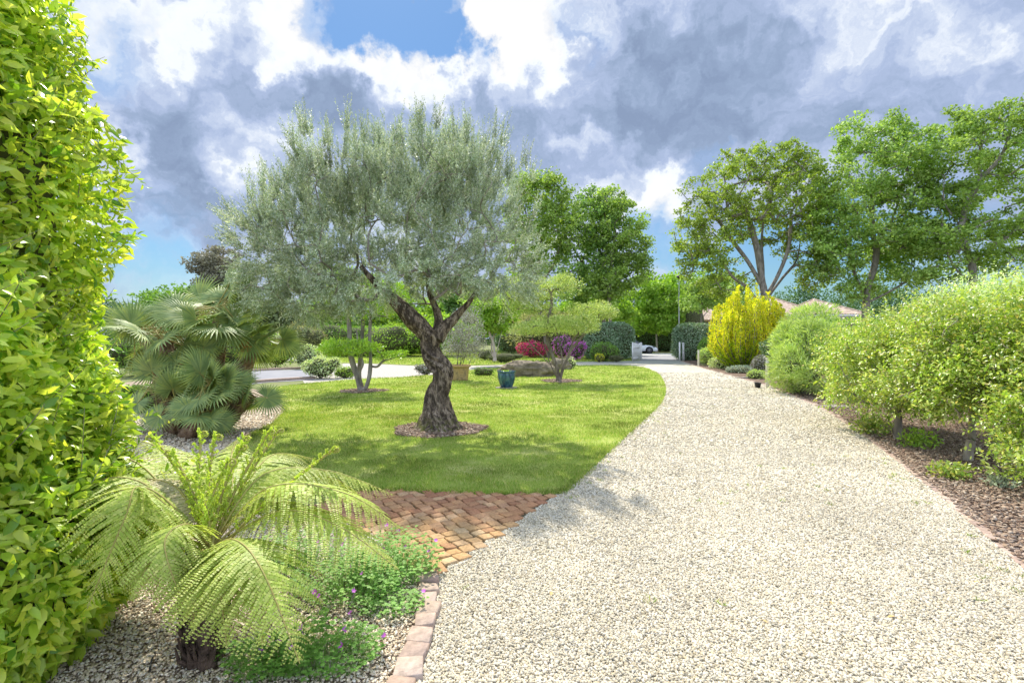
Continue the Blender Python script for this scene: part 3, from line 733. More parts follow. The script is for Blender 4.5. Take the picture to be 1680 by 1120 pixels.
def grow(limbs, attract, rng, tipr=.012, step=.5, wig=.06, power=2.3, lift=.25):
    """limbs: polylines (trunk first). Each attraction point is joined to the nearest fitting node by a curved branch."""
    pos = []; par = []; chains = []

    def add(pts, parent):
        ch = [parent] if parent >= 0 else []
        for q in pts:
            pos.append(np.array(q, float)); par.append(ch[-1] if ch else -1); ch.append(len(pos) - 1)
        chains.append(ch); return ch
    for i, l in enumerate(limbs):
        l = catmull(l, 5)
        if i == 0: add(l, -1)
        else:
            A = np.array(pos); k = int(np.argmin(np.linalg.norm(A - l[0], axis=1))); add(l[1:], k)
    base = pos[0]; ntrunk = len(pos); hi = np.array([p[2] for p in pos]); zmin = base[2] + .35 * (pos[len(catmull(limbs[0], 5)) - 1][2] - base[2])
    att = sorted([tuple(a) for a in attract], key=lambda a: np.linalg.norm(np.array(a) - np.array(pos[min(len(pos) - 1, 5 * (len(limbs[0]) - 1))])))
    for a in att:
        a = np.array(a); A = np.array(pos); dv = a - A; dist = np.linalg.norm(dv, axis=1)
        cost = dist + lift * np.maximum(0, A[:, 2] - a[2]) * 2 + (A[:, 2] < zmin) * 5
        k = int(np.argmin(cost)); d = dist[k]
        if d < .15: continue
        pd = A[k] - A[par[k]] if par[k] >= 0 else np.array((0, 0, 1.0)); pd = pd / max(np.linalg.norm(pd), 1e-6)
        m = max(2, int(d / step) + 1); ctrl = A[k] + pd * d * .35 + np.array((0, 0, .05 * d)); pts = []
        for j in range(1, m + 1):
            t = j / m; q = (1 - t) ** 2 * A[k] + 2 * t * (1 - t) * ctrl + t * t * a
            if j < m: q = q + rng.normal(0, wig * d / m, 3)
            pts.append(q)
        add(pts, k)
    n = len(pos); w = np.zeros(n); kids = np.zeros(n, int)
    for i in range(n):
        if par[i] >= 0: kids[par[i]] += 1
    for i in range(n - 1, -1, -1):
        if kids[i] == 0: w[i] += tipr ** power
        if par[i] >= 0: w[par[i]] += w[i] * 1.0 + (tipr * .25) ** power
    return np.array(pos), np.array(par), chains, w ** (1 / power)


def branches_mesh(pos, chains, rad, flare=None, maxr=None):
    ps = []
    for ci, ch in enumerate(chains):
        if len(ch) < 2: continue
        p = pos[ch]; r = rad[ch].copy()
        if ci > 0 and len(r) > 1: r[0] = min(r[0], r[1] * 1.15)
        if maxr is not None: r = np.minimum(r, maxr)
        if ci == 0 and flare: 
            h = p[:, 2] - p[0, 2]; r = r * (1 + flare * np.exp(-h / .35))
        ps.append(tube(p, r, 9 if r.max() > .1 else (6 if r.max() > .04 else 4)))
    return ps


def tree(name, label, limbs, ells, natt, nleaf, size, leafm, cat='tree', group=None, seed=1, bark='bark', clr=.55, T=T_LOBE, w=.9, shell=.5, tipr=.02,
         rmax=None, flat=.6, lump=.15, zmin=.5, flare=.5, step=.6, barkcol=None, cull=False, out=.4, up=.15):
    rng = np.random.default_rng(seed); base = limbs[0][0]; t = thing(name, (base[0], base[1], 0), label, cat, group)
    A, _ = surf(ells, natt, rng, shell, lump, 1.0, seed, zmin, cull)
    pos, par, chains, rad = grow(limbs, A, rng, tipr, step)
    part('trunk', branches_mesh(pos, chains, rad, flare, rmax), M[bark], t, smooth=True)
    n = len(A) * nleaf; ci = np.repeat(np.arange(len(A)), nleaf); sc = rng.uniform(.6, 1.25, len(A))[ci] * clr
    off = rsph(n, rng) * (rng.uniform(size=(n, 1)) ** .45) * sc[:, None] * (1, 1, flat)
    Pp = A[ci] + off; Nn = nrm(off + np.array((0, 0, .35)) * clr)
    part('crown', [leafset(Pp, Nn, rng, size, T, w, out, up, .8, .5)], M[leafm], t)
    return t


# ------------------------------------------------------------------ olive tree
def swept(path, rads, ns=72, nl=150, ridge=.12, twist=2.5, seed=0, root=0, foot=0.0):
    n = nl; path = np.asarray(path, float); c = catmull(path, 20); seg = np.concatenate([[0], np.cumsum(np.linalg.norm(np.diff(c, axis=0), axis=1))])
    t = np.linspace(0, seg[-1], n); p = np.stack([np.interp(t, seg, c[:, k]) for k in range(3)], -1)
    tp = np.linspace(0, seg[-1], len(rads)); key = [seg[min(20 * i, len(seg) - 1)] for i in range(len(path))]
    r = np.interp(t, key, rads); r = np.convolve(np.pad(r, 4, 'edge'), np.ones(9) / 9, 'valid')
    T = nrm(np.gradient(p, axis=0)); u = np.array((1.0, 0, 0)); U = []
    for i in range(n):
        u = u - T[i] * (u @ T[i]); u /= np.linalg.norm(u); U.append(u)
    U = np.array(U); W = np.cross(T, U); a = np.arange(ns) / ns * 2 * np.pi; AA, TT = np.meshgrid(a, t)
    tw = AA + twist * TT
    q = np.stack([np.cos(tw) * 1.6, np.sin(tw) * 1.6, TT * 1.4], -1)
    big = vnoise(q, seed) - .5; rid = np.abs(np.sin(tw * 3.5 + 2.2 * vnoise(q * 1.3, seed + 2))) - .5
    fine = vnoise(np.stack([np.cos(tw) * 7, np.sin(tw) * 7, TT * 3.2], -1), seed + 3) - .5; ff = vnoise(np.stack([np.cos(tw) * 16, np.sin(tw) * 16, TT * 12], -1), seed + 4) - .5
    k = 1 + ridge * (1.7 * big + .9 * rid + 1.1 * fine + .5 * ff)
    if root:
        h = TT; f = np.exp(-h / .12); k = k + f * root * (.35 + .9 * np.maximum(0, np.sin(AA * 4 + 1.3 * vnoise(q, seed + 8) * 3)) ** 1.5) + f * .25 * fine
    V = p[:, None] + (r[:, None] * k)[..., None] * (np.cos(AA)[..., None] * U[:, None] + np.sin(AA)[..., None] * W[:, None])
    V = V.reshape(-1, 3); i = np.arange(n - 1)[:, None] * ns; j = np.arange(ns)[None]; kk = (j + 1) % ns
    return V, np.stack([i + j, i + kk, i + ns + kk, i + ns + j], -1).reshape(-1, 4), p, r


def olive():
    rng = np.random.default_rng(21); Y = OL[1]; k = Y / FPX
    t = thing('olive_tree', (OL[0], OL[1], 0), 'large silvery olive tree with a gnarled twisted trunk on the lawn', 'tree')
    f = lambda x, y, dy=0: P(x, y, Y) + np.array((0, dy, 0))
    tr = [f(719, 716), f(719, 695), f(718, 668), f(719, 645), f(728, 622, -.03), f(727, 605, -.05), f(713, 588, .0), f(705, 570, .03), f(709, 552, .03), f(713, 541, .02)]
    rr = np.array([33, 27, 19.5, 16.5, 15, 15.5, 15, 14.5, 15.5, 14]) * k
    ps = []
    V, F, p, r = swept(tr, rr, 128, 260, .24, 2.2, 3, 1.0); ps.append((V, F))
    L1 = [f(704, 556), f(692, 540), f(677, 524, -.05), f(662, 508, -.05), f(645, 490, -.1), f(628, 474, -.2), f(600, 440, -.3)]
    ps.append(swept(L1, np.array([14, 14.5, 14.5, 12, 8.5, 6, 3]) * k, 48, 90, .16, 2, 5)[:2])
    L2 = [f(716, 556), f(726, 540, .05), f(740, 526, .1), f(752, 512, .15), f(768, 494, .2), f(790, 460, .3)]
    ps.append(swept(L2, np.array([13, 11, 8, 5.5, 4, 2.5]) * k, 40, 70, .15, 2, 7)[:2])
    L3 = [f(717, 545, .05), f(719, 528, .08), f(716, 512, .1), f(709, 496, .15), f(700, 470, .2), f(700, 420, .2)]
    ps.append(swept(L3, np.array([9, 7, 6, 5, 4.5, 3]) * k, 32, 60, .12, 2, 9)[:2])
    part('trunk', ps, M['olivebark'], t, smooth=True)
    ells = [E(640, 375, Y, 170, 120, 1.8), E(500, 405, Y, 105, 95, 1.7), E(780, 390, Y + .1, 105, 115, 1.7), E(640, 460, Y - .3, 170, 52, 1.7), E(470, 455, Y - .2, 75, 52, 1.2),
            E(745, 300, Y + .2, 80, 75, 1.3), E(570, 305, Y, 90, 75, 1.4), E(820, 450, Y + .2, 62, 55, 1.1), E(450, 390, Y, 55, 60, 1.0), E(500, 498, Y - .2, 55, 34, .8), E(690, 290, Y, 90, 80, 1.3)]
    # limbs inside the crown
    A, _ = surf(ells, 330, rng, .55, .15, 1.5, 3, 1.9, False); A = A[A[:, 2] > 1.95]
    limbs = [[f(713, 545), f(712, 535), f(711, 530)], L1, L2, L3]
    pos, par, chains, rad = grow(limbs, A, rng, .006, .3, .07)
    part('branches', branches_mesh(pos, chains[4:], rad, None, .035), M['greybark'], t, smooth=True)
    # leafy shoots
    S0, N0 = surf(ells, 1250, rng, .6, .22, 1.7, 5, 1.85, False); rp = rng.integers(5, 14, len(S0)); ri = np.repeat(np.arange(len(S0)), rp)
    Sp = S0[ri] + rsph(len(ri), rng) * rng.uniform(.0, .12, (len(ri), 1)); Sn = nrm(N0[ri] + rsph(len(ri), rng) * .35 + (rsph(len(S0), rng) * .45)[ri])
    keep = np.ones(len(Sp), bool)
    hollow = P(702, 522, Y); q = (Sp - hollow) / np.array((.98, 3, .46)); keep &= (q ** 2).sum(1) > 1
    Sp, Sn = Sp[keep], Sn[keep]; n = len(Sp)
    cx = P(640, 400, Y); upw = np.clip((Sp[:, 2] - cx[2]) / 1.2 + .45, 0, 1)[:, None]
    D = Sn * (.8 - .3 * upw) + np.array((0, 0, 1.0)) * (.1 + 1.0 * upw) + rsph(n, rng) * .35; D = nrm(D)
    SL = rng.uniform(.15, .36, n) * (1 + .45 * upw[:, 0] ** 2)
    # long shoots on top and to the left
    xt = []
    for (px, y0, y1, c, dx) in ((735, 250, 188, 9, 2), (760, 250, 185, 7, 4), (792, 260, 182, 5, 6), (560, 260, 215, 5, 0), (545, 250, 222, 3, -4), (600, 250, 208, 5, 0), (640, 250, 203, 8, 2), (670, 250, 210, 5, 4), (690, 250, 215, 4, 3), (815, 290, 242, 5, 8),
                              (500, 300, 246, 5, -10), (440, 330, 262, 4, -14), (460, 330, 270, 5, -12), (425, 350, 275, 3, -10), (400, 365, 330, 7, -52), (430, 380, 320, 5, -30), (520, 280, 240, 4, -6), (840, 320, 285, 3, 10), (380, 400, 372, 4, -18)):
        for _ in range(c):
            a = P(px + rng.normal(0, 8), y0, Y + rng.normal(0, .35)); b = P(px + dx + rng.normal(0, 6), y1 + abs(rng.normal(0, 12)), Y + rng.normal(0, .4)); xt.append((a, b))
    Sp = np.concatenate([Sp, np.array([a for a, b in xt])]); D = np.concatenate([D, nrm(np.array([b - a for a, b in xt]))]); SL = np.concatenate([SL, [np.linalg.norm(b - a) for a, b in xt]])
    n = len(Sp); ps = []
    nl = np.clip((SL / .0095).astype(int), 8, 90); ci = np.repeat(np.arange(n), nl); tt = np.concatenate([(np.arange(k_) + .5) / k_ for k_ in nl])
    side = rsph(len(ci), rng); d = D[ci]; side = nrm(side - d * (side * d).sum(1, keepdims=True)); bend = np.array((0, 0, .05))
    Pp = Sp[ci] + d * (tt * SL[ci])[:, None] + bend * (tt ** 2)[:, None] * SL[ci][:, None]; LD = d * .75 + side * .75
    ps.append(inst(T_SLIM, Pp, LD, rsph(len(ci), rng) + (0, 0, .6), .050 * rng.uniform(.6, 1.2, len(ci)) * (1.15 - .5 * tt), .30) + (0,))
    # twigs
    TT = (np.array([(-.5, 0, 0), (.5, 0, 0), (0, 0, .008), (0, 1, 0)]), np.array([(0, 1, 3), (1, 2, 3), (2, 0, 3)])); sel = rng.uniform(size=n) < .6; sel[-len(xt):] = True
    ps.append(inst(TT, Sp[sel], D[sel], rsph(sel.sum(), rng), SL[sel], .006 / SL[sel]) + (1,))
    part('crown', ps, [M['oliveleaf'], M['greybark']], t)


olive()


# ------------------------------------------------------------------ big hedge on the left
def hedge():
    rng = np.random.default_rng(31)
    ells = [(-3.62, 2.25, 1.75, 1.33, 1.25, 2.3, .62), (-3.75, 2.3, 3.1, 1.2, 1.15, 1.45, .8), (-3.3, 2.75, .9, 1.02, .62, 1.0, .8), (-2.86, 2.45, .45, .86, .8, .62, .8)]
    t = thing('tall_hedge', (-3.6, 2.2, 0), 'tall glossy yellow-green leafy hedge filling the left edge of the view', 'hedge')
    Pp, Nn = surf(ells, 185000, rng, .17, .10, 2.2, 4, .03); ok = infrustum(Pp, .25) & (Pp[:, 0] > -3.9)
    far = (~ok) & (rng.uniform(size=len(Pp)) < .12); Pp, Nn = Pp[ok | far], Nn[ok | far]
    ps = [leafset(Pp, Nn, rng, .070, T_LEAF, .46, .6, -.15, .75, .7, .35) + (0,)]
    # shoots that stick out of the clipped face
    A, An = surf(ells, 1700, rng, .05, .10, 2.2, 4, .3); ok = infrustum(A, .1) & (A[:, 0] > -3.4); A, An = A[ok], An[ok]
    st = []; lp = []; ld = []; ln = []; lsz = []
    for a, nn in zip(A, An):
        L0 = rng.uniform(.06, .30) * (1.2 if a[0] > -2.5 else .7); d = nrm(nn + np.array((0, 0, .55)) + rng.normal(0, .35, 3)); pts = np.array([a - d * .05, a + d * L0 * .5, a + d * L0 + np.array((0, 0, .02))]); st.append(tube(catmull(pts, 3), np.linspace(.0022, .001, 7), 4) + (1,))
        m = int(L0 / .022) + 2
        for j in range(m):
            tt = (j + .5) / m; s = nrm(np.cross(d, rng.normal(size=3))); lp.append(a + d * L0 * tt); ld.append(d * .6 + s * .8); ln.append(d * .7 + rng.normal(0, .4, 3)); lsz.append(.062 * (1.1 - .5 * tt) * rng.uniform(.7, 1.2))
    ps.append(inst(T_LEAF, np.array(lp), np.array(ld), np.array(ln), np.array(lsz), .48) + (0,)); ps += st
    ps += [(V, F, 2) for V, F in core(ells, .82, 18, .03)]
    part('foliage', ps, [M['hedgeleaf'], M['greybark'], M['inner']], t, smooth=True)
    sp = [tube(catmull([(-3.6 + a, 2.2 + b, 0), (-3.6 + a * 1.6, 2.2 + b * 1.6, 1.2), (-3.5 + a * 1.5, 2.2 + b * 1.5, 2.8)], 5), np.linspace(.05, .02, 11), 7) for a, b in ((.3, .2), (-.3, .1), (.1, -.3), (.4, -.1))]
    part('stems', sp, M['bark'], t, smooth=True)


hedge()


# ------------------------------------------------------------------ tree fern
def frond(t, name, pts, width, rng, mt, npin=30, droop=.35, pl=.021):
    c = catmull(pts, 12); seg = np.concatenate([[0], np.cumsum(np.linalg.norm(np.diff(c, axis=0), axis=1))]); Lt = seg[-1]
    ps = [tube(c, np.linspace(.0065, .0015, len(c)), 5) + (1,)]
    PP = []; DD = []; NN = []; SS = []
    for i in range(npin):
        s = .12 + .87 * (i + .5) / npin; q = s * Lt; p = np.array([np.interp(q, seg, c[:, k]) for k in range(3)])
        d = nrm(np.array([np.interp(min(q + .03, Lt), seg, c[:, k]) for k in range(3)]) - np.array([np.interp(q - .03, seg, c[:, k]) for k in range(3)]))
        sd = np.cross(d, (0, 0, 1.0)); sd = nrm(sd) if np.linalg.norm(sd) > .1 else np.array((1.0, 0, 0)); upn = np.cross(sd, d)
        x = (s - .12) / .87; prof = (min(1, x / .28) ** .7) * (1 - max(0, (x - .35) / .65) ** 1.5) + .04; L0 = width * 1.45 * prof
        for sg in (-1, 1):
            dd = nrm(sd * sg + d * (.45 + .1 * rng.normal()) + np.array((0, 0, -.12)) + rng.normal(0, .05, 3)); m = max(4, int(L0 / .0098)); tt = (np.arange(m) + .5) / m
            mid = p + dd[None] * (L0 * tt)[:, None] - np.array((0, 0, 1.0))[None] * (droop * L0 * tt ** 2)[:, None]
            tang = nrm(dd[None] - np.array((0, 0, 1.0))[None] * (2 * droop * tt)[:, None]); nn = np.cross(tang, np.cross(upn, dd)); nn = nrm(upn[None] + 0 * tang)
            sd2 = nrm(np.cross(tang, nn))
            ps.append(tube(np.array([mid[0] * 0 + p, mid[m // 2], mid[-1]]), (.0016, .001, .0005), 3) + (1,))
            for s2 in (-1, 1):
                PP.append(mid); DD.append(nrm(sd2 * s2 + tang * (.62 + rng.normal(0, .12, (m, 1))))); NN.append(nn + rng.normal(0, .12, (m, 3))); SS.append(pl * (1.05 - .72 * tt) * (.45 + .55 * prof) * rng.uniform(.8, 1.15, m))
    ps.append(inst(T_SLIM, np.concatenate(PP), np.concatenate(DD), np.concatenate(NN), np.concatenate(SS), .95) + (0,))
    return part(name, ps, [M[mt], M['rachis']], t)


def crozier(t, base, top, rng, curl=.035, side=(1, 0, 0), fuzz=True):
    base = np.array(base); top = np.array(top); side = nrm(np.array(side, float)); d = nrm(top - base)
    a = np.linspace(0, 2.6 * np.pi, 26); r = curl * (1 - a / (2.6 * np.pi) * .8)
    cen = top + side * curl; cur = [cen + (-side) * rr * math.cos(x) + d * rr * math.sin(x) for x, rr in zip(a, r)]
    stem = catmull([base, (base + top) / 2 - side * .03, top], 8); pts = np.concatenate([stem[:-1], np.array(cur)]); n = len(pts)
    ps = [tube(pts, np.linspace(.008, .0035, n), 6) + (1,)]
    # small unrolling pinnae
    PP = []; DD = []; sd = nrm(np.cross(d, side))
    for i, p in enumerate(stem[4:]):
        for sg in (-1, 1):
            L0 = .075 * (1 - i / 20) ; m = 9; tt = np.arange(m) / m; dd = nrm(sd * sg * .8 + side * .35 * rng.normal() + d * .5)
            q = p + dd * (L0 * tt)[:, None] + d * (.4 * L0 * tt ** 2)[:, None]
            ps.append(tube(np.concatenate([q, [q[-1] + d * .008, q[-1] + d * .010 - dd * .006]]), .0022, 4) + (0,)); PP.append(np.repeat(q, 4, 0)); DD.append(rsph(4 * m, rng) + dd)
    PP = np.concatenate(PP); ps.append(inst(T_DIAM, PP, np.concatenate(DD), rsph(len(PP), rng), .014, .7) + (0,))
    cq = np.repeat(np.array(cur)[:18], 5, 0); ps.append(inst(T_DIAM, cq, rsph(len(cq), rng), rsph(len(cq), rng), .011, .8) + (0,))
    return part('young_frond', ps, [M['fernyoung'], M['rachis']], t)


def fern():
    rng = np.random.default_rng(41); c = P(345, 900, 2.58); b = G(332, 1086)
    t = thing('tree_fern', (b[0], b[1], 0), 'arching tree fern with a short dark trunk in front of the hedge', 'fern')
    V, F, _, _ = swept([(b[0], b[1], -.03), (b[0] + .005, b[1], .2), (c[0] - .02, c[1], .42), tuple(c)], [.085, .085, .08, .05], 40, 60, .25, .5, 4)
    tq = rng.uniform(0, 1, 150); aa = rng.uniform(0, 6.283, 150); dr = np.stack([np.cos(aa), np.sin(aa), 0 * aa], -1); qq = np.array((b[0], b[1], .0)) + (np.array((c[0] - .01, c[1], .5)) - np.array((b[0], b[1], 0.0))) * tq[:, None] + dr * .07
    st = [tube([q, q + d * .03 + (0, 0, .03), q + d * .045 + (0, 0, .085 * rng.uniform(.5, 1.2))], (.011, .009, .004), 5) for q, d in zip(qq, dr)]
    part('trunk', [(V, F)] + st, M['ferntrunk'], t)
    F_ = [  # mid pixel+depth, tip pixel+depth, width, material
        ((235, 800, 2.45), (205, 850, 2.30), (143, 998, 2.15), .20, 'fern'),
        ((240, 800, 2.6), (130, 850, 2.5), (60, 935, 2.4), .19, 'fern'),
        ((385, 885, 2.35), (430, 935, 2.15), (492, 1088, 2.0), .22, 'fern'),
        ((350, 905, 2.35), (360, 960, 2.2), (372, 1060, 2.08), .17, 'fern'),
        ((460, 838, 2.5), (560, 865, 2.45), (655, 935, 2.35), .20, 'fern'),
        ((430, 780, 2.8), (540, 772, 2.95), (648, 812, 3.05), .20, 'fern'),
        ((440, 800, 2.6), (570, 810, 2.6), (672, 880, 2.6), .20, 'fern'),
        ((290, 800, 2.7), (215, 785, 2.75), (155, 790, 2.8), .15, 'fernpink'),
        ((300, 790, 3.0), (260, 735, 3.3), (215, 720, 3.6), .20, 'fern'),
        ((350, 790, 3.1), (300, 745, 3.5), (240, 735, 3.9), .19, 'fern'),
        ((400, 800, 3.0), (450, 745, 3.4), (515, 752, 3.8), .19, 'fern'),
        ((290, 880, 2.4), (250, 915, 2.25), (215, 985, 2.15), .15, 'fern'),
        ((380, 800, 2.95), (380, 745, 3.3), (390, 720, 3.7), .17, 'fern'),
        ((250, 840, 2.55), (150, 880, 2.5), (90, 965, 2.45), .16, 'fern'),
        ((410, 830, 2.75), (500, 830, 2.85), (600, 860, 2.95), .19, 'fern'),
        ((330, 905, 2.36), (318, 950, 2.25), (318, 1030, 2.2), .13, 'fern'), ((385, 900, 2.3), (425, 965, 2.15), (430, 1060, 2.05), .17, 'fern'),
        ((310, 860, 2.4), (270, 890, 2.25), (300, 990, 2.15), .14, 'fern'), ((230, 790, 2.65), (120, 800, 2.6), (30, 860, 2.55), .18, 'fern'),
        ((480, 790, 2.9), (560, 790, 3.1), (625, 850, 3.3), .17, 'fern'), ((240, 770, 2.9), (180, 755, 3.0), (120, 800, 3.05), .17, 'fern')]
    for m1, m2, tp, w, mt in F_: frond(t, 'frond', [c, P(*m1), P(*m2), P(*tp)], w, rng, mt, int(30 + w * 45))
    for px, py, Y, sd in ((318, 785, 2.55, (-1, 0, 0)), (330, 712, 2.9, (1, 0, 0)), (352, 718, 3.0, (1, .2, 0)), (395, 735, 2.9, (1, 0, 0)), (440, 710, 2.95, (1, 0, 0)), (455, 708, 3.1, (1, .3, 0)), (400, 720, 3.1, (1, 0, 0)), (255, 720, 2.9, (-1, 0, 0)), (545, 738, 2.7, (1, 0, -.2)), (285, 745, 2.8, (-1, 0, 0)), (372, 760, 2.7, (1, 0, 0))):
        crozier(t, c + rng.normal(0, .02, 3), P(px, py, Y), rng, rng.uniform(.018, .028), sd)


fern()


# ------------------------------------------------------------------ geraniums
def geranium(c, rx, ry, h, n, nf, label, seed):
    rng = np.random.default_rng(seed); t = thing('geranium', (c[0], c[1], 0), label, 'flowering plant', 'wild geraniums along the kerb')
    a = rng.uniform(0, 6.28, n); r = np.sqrt(rng.uniform(size=n)); top = np.stack([c[0] + rx * r * np.cos(a), c[1] + ry * r * np.sin(a), h * (1 - .55 * r ** 2) * rng.uniform(.35, 1.1, n) + .02], -1)
    ln = vnoise(top * 9, seed); top[:, 2] *= .6 + .7 * ln
    D = np.concatenate([rng.normal(0, 1, (n, 2)), rng.uniform(-.2, .4, (n, 1))], 1); m = []
    for k in range(5):
        ang = (k - 2) * .75; Dn = nrm(D); Zr = nrm(rng.normal(0, .3, (n, 3)) * (k == 99) + np.array((0, 0, 1.0))); X = nrm(np.cross(Dn, Zr)); Z2 = np.cross(X, Dn)
        dd = Dn * math.cos(ang) + X * math.sin(ang); m.append(inst(T_LOBE, top, dd, Z2, 0.0195 * (1 - .12 * abs(k - 2)) * (.7 + .6 * ln), .62))
    part('leaves', m, M['geran'], t)
    TT = (np.array([(-.5, 0, 0), (.5, 0, 0), (0, 0, .008), (0, 1, 0)]), np.array([(0, 1, 3), (1, 2, 3), (2, 0, 3)])); b = top.copy(); b[:, 2] = 0; b[:, :2] = c[:2] + (b[:, :2] - c[:2]) * .7
    Ln = np.linalg.norm(top - b, axis=1); part('stems', [inst(TT, b, top - b, rsph(n, rng), Ln, .003 / Ln)], M['geran'], t)
    for k in range(nf):
        q = top[rng.integers(n)] + np.array((0, 0, .035 + .03 * rng.uniform())); nn = nrm(np.array((rng.normal(0, .4), -.6 + rng.normal(0, .3), .8))); u = nrm(np.cross(nn, (1, .1, 0))); v = np.cross(nn, u)
        ang = np.arange(5) / 5 * 6.283; D5 = u * np.cos(ang)[:, None] + v * np.sin(ang)[:, None]
        part('flower', [inst(T_DIAM, np.repeat(q[None], 5, 0), D5 + nn * .25, np.repeat(nn[None], 5, 0), .0165, .95), tube([q, q - nn * .02 - (0, 0, .03)], .001, 3)], M['violet'], t)


for px, py, rx, ry, h, n, nf, lb, sd in (
        (640, 945, .26, .24, .20, 560, 9, 'tall geranium clump with most violet flowers beside the cobbles', 1), (570, 975, .26, .22, .17, 460, 4, 'geranium clump under the fern fronds left of the cobble kerb', 2),
        (530, 1085, .22, .18, .13, 430, 7, 'low geranium clump nearest the front, beside the pale chips', 3), (440, 1100, .16, .13, .11, 240, 2, 'small geranium clump right of the fern trunk', 4),
        (490, 930, .28, .24, .2, 380, 3, 'shaded geranium clump deep under the fern', 5), (340, 1085, .07, .06, .09, 45, 0, 'tiny geranium seedling at the foot of the fern trunk', 6),
        (640, 1000, .16, .13, .08, 180, 2, 'loose geranium sprawl spilling towards the kerb stones', 7)):
    geranium(G(px, py), rx * 1.35, ry * 1.2, h * 1.3, int(n * 1.6), nf, lb, sd)
pp = catmull([G(246, 1114), P(248, 1085, 2.5), P(262, 1055, 2.75), P(282, 1035, 2.85), G(293, 1022)], 6)
tag(part('irrigation_pipe', [tube(pp, .004, 6)], M['black'], smooth=True), 'thin black irrigation pipe arching out of the bed by the fern trunk', 'pipe')


# ------------------------------------------------------------------ fan palm
def fan_mesh(rng, nseg=30, rad=.5, span=R(300)):
    PP = []; ps = []
    for i in range(nseg):
        a = -span / 2 + span * (i + .5) / nseg + R(90); L0 = rad * (.82 + .18 * math.cos((a - R(90)) * .8)) * rng.uniform(.93, 1.04); d = np.array((math.cos(a), math.sin(a), 0)); s = np.array((-d[1], d[0], 0))
        wv = L0 * .5 * (span / nseg) * .98; dz = -.12 * rng.uniform(.6, 1.8)
        r = np.array((.04, .38, .72, 1.0)) * L0; z = np.array((0, .03, .0, dz * .7)) * rad * 1.3; ww = np.array((.08 * wv, wv * .66, wv * .34, .001))
        V = []
        for k in range(4): V += [d * r[k] + s * ww[k] + (0, 0, z[k] - ww[k] * .45), d * r[k] + (0, 0, z[k]), d * r[k] - s * ww[k] + (0, 0, z[k] - ww[k] * .45)]
        F = [];
        for k in range(3): F += [(3 * k, 3 * k + 1, 3 * k + 4, 3 * k + 3), (3 * k + 1, 3 * k + 2, 3 * k + 5, 3 * k + 4)]
        ps.append((np.array(V), np.array(F), 0))
    pet = catmull([(0, -.62, .10), (0, -.35, .06), (0, -.1, .01), (0, .04, 0)], 4); ps.append(tube(pet, np.linspace(.011, .007, len(pet)), 5) + (1,))
    return mesh_of('palm_frond', ps, [M['palm'], M['rachis']])


def palm():
    rng = np.random.default_rng(51); b = G(305, 706); t = thing('fan_palm', (b[0], b[1], 0), 'clump of dwarf fan palm with several brown fibrous stems beside the lawn', 'palm')
    fans = [fan_mesh(rng, 36, .50), fan_mesh(rng, 30, .46, R(240)), fan_mesh(rng, 38, .50, R(320)), fan_mesh(rng, 28, .44, R(200))]
    heads = [(P(362, 525, 9.2), 22, .60, 1.05), (P(272, 560, 9.0), 15, .56, 1.0), (P(418, 560, 9.4), 15, .55, .92), (P(350, 645, 8.2), 18, .48, .85), (P(290, 665, 8.3), 10, .4, .8), (P(310, 540, 10.0), 8, .6, 1), (P(325, 600, 8.8), 9, .42, .85), (P(335, 680, 7.9), 9, .34, .72), (P(408, 650, 8.3), 7, .34, .72), (P(245, 560, 9.5), 8, .5, 1.0), (P(262, 640, 8.7), 9, .4, .85)]
    st = []
    for hi, (h, nf, off, sc) in enumerate(heads):
        foot = np.array((b[0] + (h[0] - b[0]) * .35, b[1] + (h[1] - b[1]) * .5 + .1, -.02)); pth = catmull([foot, (foot * .5 + h * .5) + (0, 0, -.05), h], 8)
        V, F, _, _ = swept([foot, foot * .5 + h * .5 - np.array((0, 0, .05)), h], [.17, .15, .09], 28, 40, .3, 1, hi); st.append((V, F, 0))
        # old leaf bases on the stem
        m = 130; tt = rng.uniform(.05, .95, m); q = foot + (h - foot) * tt[:, None]; dr = rsph(m, rng) * (1, 1, .1); dr = nrm(dr); st.append(inst(T_DIAM, q + dr * .13, dr * .6 + (0, 0, .9), dr, .10, .4) + (0,))
        for i in range(nf):
            el = R(-32 + 112 * ((i * .618) % 1)); az = i * 2.39996 + hi; d = Vector((math.cos(az) * math.cos(el), math.sin(az) * math.cos(el), math.sin(el)))
            if hi == 3 and d.y > .2: d.y *= -1
            o = bpy.data.objects.new('frond', fans[(i + hi) % 4]); C.objects.link(o); o.parent = t
            up = (Vector((0, 0, 1)) + Vector(rng.normal(0, .35, 3)) + Vector((-.2 * np.sign(d.x), -.95, 0))); Y_ = d; X_ = Y_.cross(up).normalized(); Z_ = X_.cross(Y_)
            rot = Matrix((X_, Y_, Z_)).transposed().to_4x4(); k = sc * rng.uniform(.85, 1.1)
            o.matrix_local = Matrix.Translation(Vector(h - np.array(t.location)) + d * (off * k)) @ rot @ Matrix.Rotation(R(rng.uniform(-25, 5)), 4, 'X') @ Matrix.Scale(k, 4)
    part('trunk', st, M['fiber'], t)
    fp = P(400, 566, 8.9); q = fp + rng.normal(0, .055, (90, 3)); part('fruit_cluster', [lathe([(.001, -.012), (.012, -.004), (.012, .004), (.001, .012)], 6, c) for c in q], M['fruit'], t)


palm()


# ------------------------------------------------------------------ cloud-pruned trees
def pad(px, py, Y, rx, rz, ry=None): return E(px, py, Y, rx, rz, ry if ry is not None else rx * Y / FPX * .8, .85)


